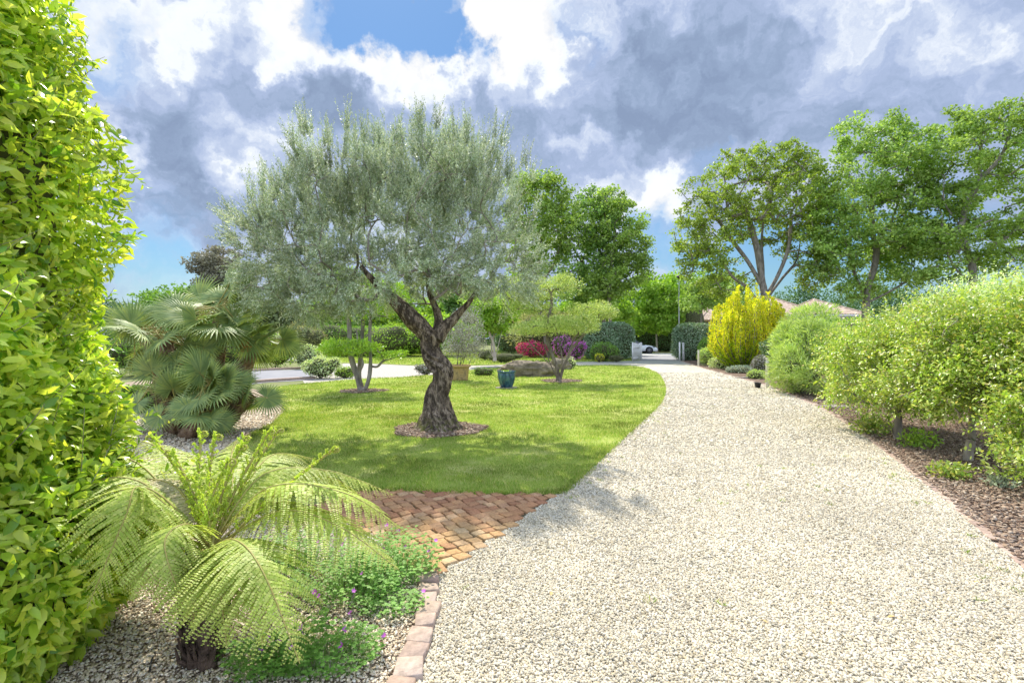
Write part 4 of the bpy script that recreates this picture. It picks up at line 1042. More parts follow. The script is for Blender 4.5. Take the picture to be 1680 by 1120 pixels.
def cloud_tree(base, label, limbs, pads, dens, size, leafm, bark, seed, tip=.012):
    rng = np.random.default_rng(seed); t = thing('cloud_pruned_tree', (base[0], base[1], 0), label, 'tree', 'cloud-pruned trees on the lawn')
    A, _ = surf(pads, 60, rng, .9, .05, 1, seed, .3, False)
    pos, par, chains, rad = grow(limbs, A, rng, tip, .35, .09)
    part('trunk', branches_mesh(pos, chains, rad, .35), M[bark], t, smooth=True)
    sub_ = []
    for e in pads:   # each pad is a cluster of smaller tufts
        sub_.append(e)
        for k in range(int(5 + 10 * e[3])):
            a = rng.uniform(0, 6.28); r = math.sqrt(rng.uniform()) * .85; s = rng.uniform(.22, .48) * min(e[3], .95)
            sub_.append((e[0] + e[3] * r * math.cos(a), e[1] + e[4] * r * math.sin(a), e[2] + e[5] * rng.uniform(-.3, 1.0) * math.sqrt(1 - r * r * .8), s, s, s * .55, 1.0))
    Pp, Nn = surf(sub_, dens, rng, .5, .15, 3, seed, .3, False)
    part('crown', [leafset(Pp, Nn, rng, size, T_DIAM, .5, .6, .5, .7, .6)], M[leafm], t)


Yl = CL[1]; f = lambda x, y, dy=0: P(x, y, Yl) + np.array((0, dy, 0))
cloud_tree(CL, 'many-stemmed cloud-pruned tree with flat green pads left of the olive', [[f(594, 645), f(588, 622), f(580, 600), f(575, 580), f(574, 560), f(573, 535), f(570, 500)], [f(600, 640, -.1), f(608, 618, -.15), f(608, 590), f(605, 560, .1), f(606, 530, .1), f(608, 500, .1)],
            [f(594, 640), f(594, 610, -.2), f(600, 595, -.3), f(592, 575, -.2), f(585, 540)], [f(592, 640), f(584, 612, .3), f(586, 590, .3), f(588, 550, .4), f(590, 510, .4)], [f(607, 600), f(620, 601, -.1), f(630, 592, -.1), f(640, 589, -.1)]],
           [pad(575, 572, Yl, 52, 11), pad(595, 568, Yl + .4, 30, 9), pad(640, 584, Yl - .1, 27, 8), pad(545, 577, Yl - .3, 25, 8), pad(600, 505, Yl + .2, 62, 26), pad(540, 500, Yl, 46, 20), pad(640, 490, Yl + .3, 40, 20), pad(575, 470, Yl, 60, 26)],
           26000, .06, 'cloud', 'greybark', 61, .024)
Yr = CR[1]; f = lambda x, y, dy=0: P(x, y, Yr) + np.array((0, dy, 0))
cloud_tree(CR, 'cloud-pruned tree with yellow-green pads beside the boulder', [[f(917, 628), f(914, 605), f(907, 585), f(900, 565), f(898, 545), f(900, 520), f(905, 500), f(904, 480)], [f(918, 625), f(925, 600), f(934, 580), f(940, 560), f(950, 545)], [f(915, 622, .1), f(905, 600, .3), f(897, 575, .4), f(888, 550, .4)],
            [f(918, 620), f(921, 595, -.3), f(918, 570, -.4), f(912, 545, -.4)], [f(905, 600), f(880, 575, .2), f(866, 560, .2)], [f(936, 575), f(958, 548), f(975, 530), f(985, 512)]],
           [pad(902, 536, Yr, 52, 14), pad(868, 540, Yr - .2, 36, 11), pad(942, 535, Yr - .2, 44, 14), pad(972, 512, Yr + .2, 42, 12), pad(985, 516, Yr + .2, 28, 9), pad(905, 474, Yr, 50, 18), pad(925, 466, Yr + .2, 30, 14), pad(870, 492, Yr + .3, 40, 15), pad(890, 510, Yr + .3, 30, 10), pad(850, 508, Yr + .1, 26, 12), pad(840, 475, Yr + .4, 40, 20)],
           32000, .06, 'cloudyel', 'bark', 62, .017)

# ------------------------------------------------------------------ pots, trough, boulder
b = G(831, 637); t = thing('glazed_pot', (b[0], b[1], 0), 'blue-green glazed round pot with ribbed rim standing on the lawn', 'plant pot')
prof = [(.0, .02), (.17, .02), (.19, .05), (.235, .16), (.275, .30), (.29, .40), (.285, .42), (.292, .435), (.283, .45), (.29, .465), (.281, .48), (.288, .495), (.28, .51), (.305, .535), (.305, .56), (.28, .565), (.27, .54), (.26, .50), (.0, .50)]
part('pot_body', [lathe(prof, 40, (b[0], b[1], 0))], M['blueglaze'], t, smooth=True)
part('soil', [lathe([(0, .52), (.262, .515)], 24, (b[0], b[1], 0))], M['mulch'], t)
part('saucer', [lathe([(.0, .022), (.36, .022), (.37, .035), (.30, .045), (.0, .045)], 32, (b[0], b[1], 0))], M['greybark'], t, smooth=True)
q = b + np.array((0, 0, .54)) + RNG.normal(0, .07, (60, 3)) * (1, 1, .2); part('seedling', [inst(T_DIAM, q, rsph(60) + (0, 0, .8), rsph(60), .06, .4)], M['lime'], t)

b = G(748, 625); b = b + (0, .2, 0); t = thing('terracotta_trough', (b[0], b[1], 0), 'old ochre terracotta planter with thick rim half hidden behind the olive trunk', 'planter')


def rect_loft(c, secs):
    V = []; F = []
    for (hx, hy, z) in secs:
        rr = .12
        for (sx, sy) in ((-1, -1), (1, -1), (1, 1), (-1, 1)):
            pts = [(sx * hx, sy * (hy - rr * .4)), (sx * (hx - rr * .12), sy * (hy - rr * .12)), (sx * (hx - rr * .4), sy * hy)]
            if sx * sy < 0: pts = pts[::-1]
            V += [(c[0] + x, c[1] + y, z) for x, y in pts]
    n = len(secs); i = np.arange(n - 1)[:, None] * 12; j = np.arange(12)[None]; k = (j + 1) % 12
    return np.array(V), np.stack([i + j, i + 12 + j, i + 12 + k, i + k], -1).reshape(-1, 4)[:, ::-1]


part('planter_body', [rect_loft(b, [(.40, .26, .02), (.42, .28, .06), (.42, .28, .10), (.45, .31, .42), (.46, .32, .50)])], M['terra'], t)
part('rim', [rect_loft(b, [(.455, .315, .50), (.51, .37, .52), (.52, .38, .57), (.51, .37, .60), (.45, .31, .605), (.44, .30, .56)])], M['terra'], t)
part('soil', [rect_loft(b, [(.45, .31, .565), (.01, .01, .57)])], M['mulch'], t)
shrub('potted_shrub', b, [E(762, 545, b[1], 36, 34), E(750, 570, b[1], 26, 20), E(775, 570, b[1], 22, 22), E(765, 525, b[1] + .2, 26, 24)], 11000, .055, 'purplish', 'dusky purple-grey leafed shrub growing out of the terracotta planter', stems=7, seed=71, cr=0, shell=.8, zmin=.6, sr=.015, lump=.2)

b = G(865, 619)


def boulder(c, rx, ry, rz, seed, prof=None):
    ns = 40; u = np.linspace(.01, np.pi - .01, ns); v = np.arange(ns * 2) / (ns * 2) * 2 * np.pi
    d = np.stack([np.outer(np.sin(u), np.cos(v)), np.outer(np.sin(u), np.sin(v)), np.outer(np.cos(u), np.ones(len(v)))], -1).reshape(-1, 3)
    q = np.sign(d) * np.abs(d) ** .75; ter = np.floor((vnoise(q * 1.6, seed)) * 7) / 7
    r = 1 + .42 * (ter - .5) + .30 * (vnoise(q * 3, seed + 1) - .5) + .16 * (vnoise(q * 10, seed + 2) - .5)
    V = q * r[:, None] * np.array((rx, ry, rz)); V[:, 2] *= 1 + .25 * V[:, 0] / rx * (-.4); V = V + np.array(c); m = ns * 2
    i = np.arange(ns - 1)[:, None] * m; j = np.arange(m)[None]; k = (j + 1) % m
    return V, np.stack([i + j, i + m + j, i + m + k, i + k], -1).reshape(-1, 4)


tag(part('boulder', [boulder((b[0] + .0, b[1] + .5, .24), 1.15, .5, .42, 5)], M['rock'], None, False, (b[0], b[1], 0)), 'long rough brown boulder lying behind the blue pot', 'rock')
b2 = G(918, 606); tag(part('boulder', [boulder((b2[0], b2[1], .2), .55, .5, .35, 9)], M['rock'], None, False, (b2[0], b2[1], 0)), 'smaller dark stone behind the right cloud-pruned tree', 'rock')

# ------------------------------------------------------------------ gate, posts, lamp, car
YG = 37.0
t = thing('gate_leaf', (P(1048, 560, YG)[0], YG, 0), 'white boarded gate leaf standing open on the left of the entrance', 'gate', None)
hx = P(1049, 560, YG)[0]; far = np.array((hx, YG)); near = np.array((P(1037.5, 560, 35.6)[0], 35.6)); dv = near - far; Lg = np.linalg.norm(dv); ang = math.atan2(dv[1], dv[0]); ps = []
for i in range(10):
    s = (i + .5) / 10; h = 1.28 - .20 * (1 - s) ** 1.5; c = far + dv * s; ps.append(box((c[0], c[1], .06 + h / 2), (Lg / 10 - .012, .03, h), ang))
part('boards', ps, M['whitepaint'], t)
ps = []
for z in (.22, .95): c = far + dv * .5; ps.append(box((c[0], c[1], z), (Lg, .07, .10), ang))
for s in (.02, .98): c = far + dv * s; ps.append(box((c[0], c[1], .66), (.08, .075, 1.16), ang))
part('frame', ps, M['whitepaint'], t)
c = far + dv * .55 + np.array((math.sin(ang), -math.cos(ang))) * .05; part('handle', [box((c[0], c[1], .92), (.06, .06, .14), ang)], M['black'], t)
for px, lb in ((1051.5, 'white square gate post on the left, holding the open leaf'), (1121, 'white square gate post on the right against the dark hedge')):
    c = P(px, 560, YG + .15); t = thing('gate_post', (c[0], c[1], 0), lb, 'post', 'gate posts'); part('post', [box((c[0], c[1], .62), (.13, .13, 1.24))], M['whitepaint'], t)
    part('cap', [rect_loft((c[0], c[1]), [(.08, .08, 1.24), (.085, .085, 1.28), (.02, .02, 1.32)])], M['whitepaint'], t)
c = P(1115, 560, 36.2); t = thing('gate_leaf', (c[0], c[1], 0), 'white gate leaf swung open and seen edge-on beside the lamp post', 'gate')
va = -math.atan2(c[0], c[1]); q1 = np.array((c[0], c[1])) * (1 - .71 / 38); q2 = np.array((c[0], c[1])) * (1 + .71 / 38)
part('boards', [box((c[0], c[1], .68), (.05, 1.5, 1.24), va)], M['whitepaint'], t); [part('stile', [box((q_[0], q_[1], .68), (.10, .08, 1.3), va)], M['whitepaint'], t) for q_ in (q1, q2)]

for px, py, top, lb in ((1146, 601, 574, 'cream bollard light standing by the drive near the golden shrub'), (1259, 636, 587, 'cream bollard light standing at the edge of the narrow-leaved shrub')):
    c = G(px, py); h = 1.6 - (top - HOR) / FPX * c[1]; t = thing('bollard', (c[0], c[1], 0), lb, 'bollard', 'bollards beside the drive')
    part('post', [rect_loft(c, [(.055, .055, 0), (.055, .055, h - .16)])], M['cream'], t); part('light_head', [rect_loft(c, [(.05, .05, h - .16), (.05, .05, h - .05)])], M['whitepaint'], t)
    part('cap', [rect_loft(c, [(.055, .055, h - .05), (.06, .06, h - .03), (.055, .055, h), (.001, .001, h + .004)])], M['cream'], t)
c = G(1252, 637); t = thing('nursery_pot', (c[0], c[1], 0), 'small black nursery pot left beside the cream bollard', 'plant pot')
part('pot_body', [lathe([(0, .01), (.075, .01), (.10, .16), (.108, .165), (.108, .185), (.095, .185), (.09, .15), (0, .14)], 20, (c[0] - .12, c[1] + .1, 0))], M['black'], t, smooth=True)

c = P(1114, 560, 52); t = thing('street_lamp', (c[0], c[1], 0), 'tall slim grey street lamp rising behind the gateway', 'street lamp')
ht = 1.6 + (HOR - 455) / FPX * 52
part('pole', [lathe([(.09, 0), (.09, 1.0), (.065, 1.05), (.04, ht - .3)], 12, (c[0], c[1], 0))], M['lampgrey'], t, smooth=True)
part('lamp_head', [lathe([(.0, ht + .25), (.16, ht + .2), (.24, ht + .08), (.25, ht), (.2, ht - .03), (.06, ht - .1), (.05, ht - .35), (.0, ht - .35)], 20, (c[0], c[1], 0))], M['black'], t, smooth=True)


def car():
    Yc = 55.2; x0 = P(1076.5, 560, Yc)[0] - 4.7; t = thing('parked_car', (x0 + 2.3, Yc, 0), 'white car parked across the road, its front showing past the gate', 'car')
    xs = [0, .08, .3, .8, 1.3, 1.9, 2.6, 3.1, 3.6, 4.1, 4.45, 4.62, 4.7]
    top = [.72, .90, 1.0, 1.02, .98, .96, .95, .94, .90, .82, .72, .62, .50]; bot = [.4, .3, .25, .22, .2, .2, .2, .2, .2, .2, .2, .22, .3]; hw = [.70, .82, .88, .92, .93, .93, .93, .93, .92, .90, .84, .74, .60]
    a = np.linspace(0, 2 * np.pi, 24, endpoint=False); V = []
    for x, tz, bz, w in zip(xs, top, bot, hw):
        zc, hz = (tz + bz) / 2, (tz - bz) / 2; V += [(x0 + x, Yc + w * np.sign(math.cos(q)) * abs(math.cos(q)) ** .45, zc + hz * np.sign(math.sin(q)) * abs(math.sin(q)) ** .5) for q in a]
    n = len(xs); i = np.arange(n - 1)[:, None] * 24; j = np.arange(24)[None]; k = (j + 1) % 24; F = np.stack([i + j, i + k, i + 24 + k, i + 24 + j], -1).reshape(-1, 4)[:, ::-1]
    ends = np.array([list(range(24))[::-1], [(n - 1) * 24 + q for q in range(24)]])[:, ::-1]
    part('body', [(np.array(V), F), (np.array(V), ends)], M['carwhite'], t, smooth=True)

    def cab(sc, dz, mt, nm):
        xs = [.35, .8, 1.3, 1.9, 2.4, 2.9, 3.3]; tz = [.98, 1.22, 1.38, 1.44, 1.42, 1.24, .95]; V = []
        for x, z in zip(xs, tz):
            hz = (z * sc + dz - .9); V += [(x0 + x, Yc + s * w * sc, z0) for s, w, z0 in ((-1, .86, .9), (-1, .84, .9 + hz * .1), (-1, .66, .9 + hz * .88), (-1, .52, .9 + hz), (1, .52, .9 + hz), (1, .66, .9 + hz * .88), (1, .84, .9 + hz * .1), (1, .86, .9))]
        n = len(xs); i = np.arange(n - 1)[:, None] * 8; j = np.arange(8)[None]; k = (j + 1) % 8; part(nm, [(np.array(V), np.stack([i + j, i + k, i + 8 + k, i + 8 + j], -1).reshape(-1, 4))], M[mt], t, smooth=True)
    cab(1, 0, 'glass', 'windows')
    part('roof', [(np.array([(x0 + x, Yc + y, z) for x, z in ((1.0, 1.31), (1.5, 1.43), (2.0, 1.465), (2.45, 1.43)) for y in (-.6, -.3, .3, .6)]), np.array([(r * 4 + q, r * 4 + q + 1, r * 4 + q + 5, r * 4 + q + 4) for r in range(3) for q in range(3)]))], M['carwhite'], t, smooth=True)
    for wx in (.85, 3.72):
        for sy in (-1, 1):
            cy = Yc + sy * .82
            def disc(r0, r1, y0, y1, ns=28):
                p = [(r0, y0), (r1, y0), (r1, y1), (r0, y1)]; V, F = lathe(p, ns); return np.stack([V[:, 0] + x0 + wx, V[:, 2] + cy, V[:, 1] + .34], -1), F
            w = part('wheel', [disc(.001, .12, sy * .1, sy * .13)], M['rim'], t); sub('tyre', [disc(.22, .34, -.11, .11)], M['tyre'], t, w, True)
            rims = [disc(.2, .23, sy * .08, sy * .125)]
            for q in range(5):
                an = q * 1.2566; rims.append((np.array([(x0 + wx + math.cos(an) * r - math.sin(an) * s, cy + sy * y, .34 + math.sin(an) * r + math.cos(an) * s) for r in (.05, .22) for s in (-.03, .03) for y in (.09, .125)]), np.array([(0, 1, 3, 2), (4, 5, 7, 6), (0, 1, 5, 4), (2, 3, 7, 6), (1, 3, 7, 5), (0, 2, 6, 4)])))
            sub('rim', rims, M['rim'], t, w); sub('wheel_arch', [disc(.001, .40, sy * .06, sy * .115)], M['tyre'], t, w)
    for sy in (-1, 1):
        c = np.array((x0 + 4.33, Yc + sy * .80, .66)); part('headlight', [(c + np.array([(-.28, 0, .10), (.16, -sy * .16, .03), (.2, -sy * .2, -.05), (-.1, .03 * sy, -.03), (-.28, .1 * sy, .10), (.16, -.04 * sy, .03), (.2, -.09 * sy, -.05), (-.1, .12 * sy, -.03)]), np.array([(0, 1, 2, 3), (4, 5, 6, 7), (0, 1, 5, 4), (1, 2, 6, 5), (2, 3, 7, 6), (3, 0, 4, 7)]))], M['glass'], t)


car()


# ------------------------------------------------------------------ houses
def tilemat():
    m, nt, N, L = newmat('roof_tile'); out = N('ShaderNodeOutputMaterial'); p = N('ShaderNodeBsdfPrincipled'); g = N('ShaderNodeNewGeometry')
    c = ramp(N, L, objnoise(N, L, 2.5, 6, .7), [(.35, (.30, .21, .15)), (.55, (.44, .34, .26)), (.7, (.52, .43, .34))]); L(c, p.inputs[0]); p.inputs['Roughness'].default_value = .9; L(p.outputs[0], out.inputs[0]); return m


M['tile'] = tilemat()


def hip_roof(x0, x1, y0, y1, ze, zr, over=.4):
    """corrugated hip roof: four slopes whose surfaces are rolled into rows of barrel tiles"""
    x0 -= over; x1 += over; y0 -= over; y1 += over; yc = (y0 + y1) / 2; k = (y1 - y0) / 2; ra = np.array((min(x0 + k, (x0 + x1) / 2), yc, zr)); rb = np.array((max(x1 - k, (x0 + x1) / 2), yc, zr)); ps = []
    A = [np.array((x0, y0, ze)), np.array((x1, y0, ze)), np.array((x1, y1, ze)), np.array((x0, y1, ze))]
    for (a, b, ta, tb) in ((A[0], A[1], ra, rb), (A[1], A[2], rb, rb), (A[2], A[3], rb, ra), (A[3], A[0], ra, ra)):
        L0 = np.linalg.norm(b - a); m = int(L0 / .25) * 6; s = np.linspace(0, 1, m + 1); e = nrm(b - a); lo = a + (b - a) * s[:, None]
        # each rib runs straight up the slope until it meets the hip or the ridge
        w = s * L0; la = (ta - a) @ e; lb = L0 - (tb - a) @ e; fr = np.minimum(1, np.minimum(w / max(la, 1e-3), (L0 - w) / max(lb, 1e-3))); slope = (ta - a) - e * la
        hi = lo + slope * fr[:, None]; wv = .045 * np.abs(np.sin(np.pi * w / .25)); off = nrm(np.cross(e, slope)) ; off = off if off[2] > 0 else -off
        rows = 10; V = np.concatenate([lo + (hi - lo) * r / rows + off * (wv + .02 * 1)[:, None] for r in range(rows + 1)])
        i = np.arange(rows)[:, None] * (m + 1); j = np.arange(m)[None]; ps.append((V, np.stack([i + j, i + j + 1, i + m + 2 + j, i + m + 1 + j], -1).reshape(-1, 4)))
    for a, b in ((ra, rb), (A[0], ra), (A[1], rb), (A[2], rb), (A[3], ra)):
        if np.linalg.norm(b - a) > .2: ps.append(tube([a + (0, 0, .04), (a + b) / 2 + (0, 0, .04), b + (0, 0, .04)], .11, 8))
    return ps


def house(label, x0, x1, y0, y1, ze, zr, wins=(), chim=None, eavem='whitepaint'):
    t = thing('house', ((x0 + x1) / 2, y0, 0), label, 'house', None)
    part('wall', [box(((x0 + x1) / 2, (y0 + y1) / 2, ze / 2 - .03), (x1 - x0, y1 - y0, ze - .04))], M['wall'], t)
    rf = part('roof', hip_roof(x0, x1, y0, y1, ze, zr), M['tile'], t)
    part('eave', [box(((x0 + x1) / 2, y0 - .38, ze - .08), (x1 - x0 + .8, .05, .16)), box((x0 - .38, (y0 + y1) / 2, ze - .08), (.05, y1 - y0 + .7, .16)), box(((x0 + x1) / 2, (y0 + y1) / 2, ze - .12), (x1 - x0 + .6, y1 - y0 + .6, .04))], M[eavem], t)
    for (wx, wz, ww, wh) in wins:
        w = part('window', [box((wx, y0 - .01, wz), (ww, .06, wh))], M['whitepaint'], t); sub('pane', [box((wx, y0 - .045, wz), (ww - .14, .02, wh - .14))], M['glass'], t, w)
    return t


Yh = 50
X = lambda px, Y: (px - 840) / FPX * Y
Zp = lambda py, Y: EYE - (py - HOR) / FPX * Y
house('low house with tiled hip roof behind the golden shrub and oaks', X(1262, Yh), X(1345, Yh), Yh, Yh + 9, Zp(517, Yh), Zp(489, Yh + 4.5), ((X(1290, Yh), 2.2, 1.6, 1.3), (X(1325, Yh), 2.2, 1.2, 1.3)))
house('low house wing with tiled hip roof further right behind the hedge', X(1342, 47), X(1412, 47), 47, 55, Zp(516, 47), Zp(492, 51), ((X(1375, 47), 2.2, 1.6, 1.3),))
house('small tiled garage with wooden eaves left of the golden shrub', X(1152, 60), X(1215, 60), 60, 67, Zp(525, 60), Zp(505, 63.5), ((X(1180, 60), 1.7, 1.2, 1.0),), eavem='eave')

# ------------------------------------------------------------------ right-hand planting
shrub('golden_yew', G(1222, 604), [E(1225, 545, 27.5, 48, 48)], 10, .05, 'goldgreen', 'tmp', stems=0)
bpy.data.objects.remove([o for o in bpy.data.objects if o.name.startswith('golden_yew')][0].children[0]); bpy.data.objects.remove(bpy.data.objects['golden_yew'])


def golden():
    rng = np.random.default_rng(81); b = G(1222, 606); Yc = b[1]; t = thing('golden_shrub', (b[0], b[1], 0), 'upright golden-yellow shrub with feathery spires beside the drive', 'shrub')
    pl = []; dl = []; nn = []; sz = []; st = []; col = []
    for i in range(150):
        a = rng.uniform(0, 6.283); r = math.sqrt(rng.uniform()); px = r * math.cos(a); py = r * math.sin(a)
        if rng.uniform() < .5: py = -abs(py)
        h = 4.15 * (1 - .30 * r ** 2) * rng.uniform(.62, 1.10); R0 = 1.55
        tip = np.array((b[0] + .1 + px * R0 * 1.12, b[1] + py * R0, h)); root = np.array((b[0] + px * .35, b[1] + py * .35, .0)); mid = root * .45 + tip * .55 + np.array((px * .7, py * .7, -.25))
        c = catmull([root, mid, tip], 14); st.append(tube(c, np.linspace(.03, .006, len(c)), 4)); m = 330; s = rng.uniform(.06, 1, m) ** .8; idx = s * (len(c) - 1); k = idx.astype(int).clip(0, len(c) - 2); p = c[k] + (c[k + 1] - c[k]) * (idx - k)[:, None]
        d = nrm(c[k + 1] - c[k]); side = rsph(m, rng); rad = .20 * (1.08 - s) ** .5 + .03
        pl.append(p + side * rad[:, None] * rng.uniform(.3, 1, (m, 1))); dl.append(d * .9 + side * .5); nn.append(side); sz.append(np.full(m, .105)); col.append((s < .40 + .1 * rng.normal()) | (rng.uniform(size=m) < .1))
    pl, dl, nn, sz, col = map(np.concatenate, (pl, dl, nn, sz, col)); ok = pl[:, 2] > .05; ps = []
    for g in (0, 1):
        q = ok & (col == bool(g)); ps.append(inst(T_DIAM, pl[q], dl[q], nn[q] + rsph(q.sum(), rng) * .5, sz[q] * rng.uniform(.7, 1.2, q.sum()), .5) + (g,))
    part('foliage', ps, [M['gold'], M['goldgreen']], t); part('stems', st, M['bark'], t)


golden()

T2 = T_SLIM
shrub('narrow_leaved_shrub', G(1312, 645), [E(1314, 582, 15, 38, 50, 1.0), E(1350, 592, 14.4, 38, 46, 1.0), E(1298, 555, 15.4, 24, 26, .6), E(1330, 548, 14.6, 26, 26, .6), E(1300, 600, 14.4, 26, 28, .6), E(1335, 620, 14, 30, 22, .6), E(1372, 575, 14, 26, 34, .7), E(1332, 527, 15.5, 30, 26, .8), E(1292, 612, 15, 20, 28, .6), E(1358, 560, 15, 30, 32)], 26000, .16, 'bamboo', 'pale green shrub with narrow upright leaves next to the cream bollard', T=T_SLIM, w=.14, seed=91, stems=14, up=.35, out=.6, cr=.3, lump=.3, barkm='greybark', nr=1.0)
shrub('shrub', G(1400, 640), [E(1400, 560, 14.5, 46, 38, 1.2), E(1440, 560, 14, 50, 34, 1.2), E(1400, 545, 17, 50, 18, 1.0)], 9000, .07, 'cloud', 'bright green clipped hedge shrub behind the narrow-leaved one', seed=92, stems=4, cr=.8)


def loose_shrub(label, base, ells, natt, nleaf, size, mt, seed, limbs, bark='palebark', clr=.30, tipr=.006, T=T_LEAF, extra_m=None, frac=.0):
    rng = np.random.default_rng(seed); t = thing('shrub', (base[0], base[1], 0), label, 'shrub', None)
    zb = {101: .50, 102: .74}.get(seed, .2); A, An = surf(ells, natt, rng, .55, .22, 1.4, seed, zb, False)
    pos, par, chains, rad = grow(limbs, A, rng, tipr, .3, .1)
    part('trunk', branches_mesh(pos, chains, rad, .25, .11), M[bark], t, smooth=True)
    # leafy sprays: short shoots out of each branch end
    ns = 9; n = len(A) * ns; ci = np.repeat(np.arange(len(A)), ns); o = nrm(A - pos[par[np.argmin(np.linalg.norm(pos[:, None] - A[None, :1], axis=2), 0)]] ) if False else An
    D = nrm(o[ci] * .7 + rsph(n, rng) * .8 + (0, 0, .25)); St = A[ci] + rsph(n, rng) * clr * .5; L0 = rng.uniform(.15, .42, n) * clr / .3
    k = nleaf; si = np.repeat(np.arange(n), k); tt = np.tile((np.arange(k) + .5) / k, n); d = D[si]; s = rsph(len(si), rng); s = nrm(s - d * (s * d).sum(1, keepdims=True))
    Pp = St[si] + d * (tt * L0[si])[:, None] - np.array((0, 0, 1)) * (.10 * tt ** 2 * L0[si])[:, None]; ok = Pp[:, 2] > zb * .7
    V, F = inst(T, Pp[ok], (d * .6 + s * .8)[ok], (np.array((0, 0, 1.0)) + rsph(len(si), rng) * .6)[ok], size * (rng.uniform(.6, 1.15, len(si)) * (1.1 - .3 * tt))[ok], .5)
    part('foliage', [(V, F, 0)], [M[mt]], t, smooth=False)
    return t


g = G(1473, 722); Y0 = g[1]; f = lambda x, y, dy=0, Y=Y0: P(x, y, Y) + np.array((0, dy, 0))
loose_shrub('yellow-green leafy shrub on a short stubby trunk, further along the bed', g, [E(1440, 620, 8.6, 66, 70, 1.2), E(1490, 582, 8.8, 76, 78, 1.1), E(1410, 600, 9.6, 50, 55, 1), E(1480, 640, 8.0, 70, 45, .9), E(1432, 570, 9.5, 52, 46, 1), E(1540, 605, 8.4, 58, 76, .9)], 430, 7, .070, 'yshrub', 101,
            [[f(1473, 724), f(1473, 700), f(1474, 680), f(1472, 655), f(1475, 620)], [f(1473, 690), f(1450, 650), f(1430, 600)], [f(1474, 670), f(1500, 630), f(1520, 570)]], 'greybark')
g = G(1588, 757); Y1 = g[1]; f = lambda x, y, dy=0, Y=Y1: P(x, y, Y) + np.array((0, dy, 0))
loose_shrub('spreading shrub with forked pale trunk, nearest but one on the right', g, [E(1590, 590, 7.0, 88, 92, 1.1), E(1640, 565, 6.8, 76, 80, 1.0), E(1530, 640, 6.9, 55, 45, .8), E(1600, 640, 6.6, 80, 60, .8), E(1560, 550, 7.6, 56, 58, .9), E(1660, 600, 6.6, 60, 80, .8)], 480, 7, .064, 'yshrub', 102,
            [[f(1588, 760), f(1589, 742), f(1592, 727), f(1594, 720)], [f(1594, 722), f(1580, 706, -.05), f(1566, 692, -.1), f(1548, 670, -.2), f(1530, 640)], [f(1594, 722), f(1606, 700, .1), f(1612, 670, .15), f(1600, 610)], [f(1600, 700, .1), f(1640, 640), f(1650, 580)]])
g = G(1700, 800); Y2 = g[1]; f = lambda x, y, dy=0, Y=Y2: P(x, y, Y) + np.array((0, dy, 0))
loose_shrub('near yellow-green shrub cut off by the right edge of the view', g, [E(1745, 620, 5.6, 75, 150, .9), E(1730, 700, 5.3, 50, 90, .6), E(1750, 540, 5.8, 70, 80, .7), E(1712, 785, 5.0, 42, 40, .5)], 420, 7, .062, 'yshrub', 103, [[f(1705, 802), f(1703, 760), f(1706, 700), f(1710, 640)], [f(1704, 750), f(1680, 700), f(1670, 640)]])
g = G(1640, 700); f = lambda x, y, dy=0, Y=9.0: P(x, y, Y) + np.array((0, dy, 0))
loose_shrub('pale white-flecked shrub standing tall behind the others at the right', (f(1640, 700)[0], 9.0), [E(1640, 510, 9.0, 70, 42, 1.0), E(1600, 520, 9.2, 50, 38, .8), E(1680, 540, 8.8, 60, 60, .8), E(1560, 535, 9.6, 56, 40, 1)], 420, 8, .06, 'palevar', 104, [[f(1640, 704), f(1640, 640), f(1636, 580), f(1640, 520)], [f(1640, 620), f(1600, 560), f(1580, 520)]], clr=.36)
# low leafy sprigs by the trunks
for (px, py, r, h, n, lb, mt, sd) in ((1560, 785, .20, .16, 420, 'low sprout at the foot of the forked pale trunk', 'yshrub', 111), (1505, 735, .26, .24, 420, 'small leafy sprout between the two pale trunks', 'cloud', 112), (1430, 712, .32, .3, 900, 'low leafy sprig spilling to the kerb beside the stubby trunk', 'yshrub', 113), (1640, 800, .16, .12, 160, 'blue-green sprout on the mulch near the right edge', 'grey', 114)):
    c = G(px, py); shrub('sprout', c, [(c[0], c[1], h * .5, r, r * .8, h * .6, 1.0)], n, .05, mt, lb, 'plant', T=T_LEAF, w=.5, seed=sd, stems=5, cr=0, shell=.9, sr=.006, zmin=.01)
for (px, py, L0, lb) in ((1360, 668, .5, 'flat grey stepping stone on the mulch behind the kerb'), (1228, 620, .9, 'low grey slab edging the drive beside the cream bollard')):
    c = G(px, py); tag(part('flat_stone', [boulder((c[0] + .15, c[1], .01), L0 * .7, .2, .045, 3)], M['greybark'], None, False, (c[0], c[1], 0)), lb, 'stone')

# low plants along the far right of the drive
for (px, py, Y, rx, rz, n, sz, mt, lb, sd) in (
        (1172, 585, 30, 24, 17, 2600, .12, 'bamboo', 'grey-green bush with long leaves behind the farther cream bollard', 121),
        (1190, 595, 27.5, 24, 13, 2200, .09, 'palevar', 'pale bushy plant in front of the golden shrub', 122),
        (1215, 608, 24, 30, 8, 1800, .06, 'grey', 'low silver-green groundcover at the foot of the golden shrub', 123),
        (1240, 618, 20.5, 16, 10, 1200, .06, 'bamboo', 'tuft of grassy plants just left of the nearer bollard', 124),
        (1158, 575, 33, 14, 20, 1600, .12, 'mid', 'mid-green bush between the dark hedge and the far bollard', 125),
        (1275, 585, 22, 26, 44, 4200, .09, 'dark', 'dark shrub in the gap right of the golden shrub', 126),
        (1247, 600, 21.5, 14, 18, 900, .06, 'purplish', 'reddish-brown low bush behind the nearer cream bollard', 127)):
    k = Y / FPX; shrub('bush', (X(px, Y), Y), [(X(px, Y), Y, max(Zp(py, Y), .1), rx * k, rx * k * .8, rz * k, 1.0)], n, sz, mt, lb, 'shrub', seed=sd, lump=.25, cr=.75, stems=3)

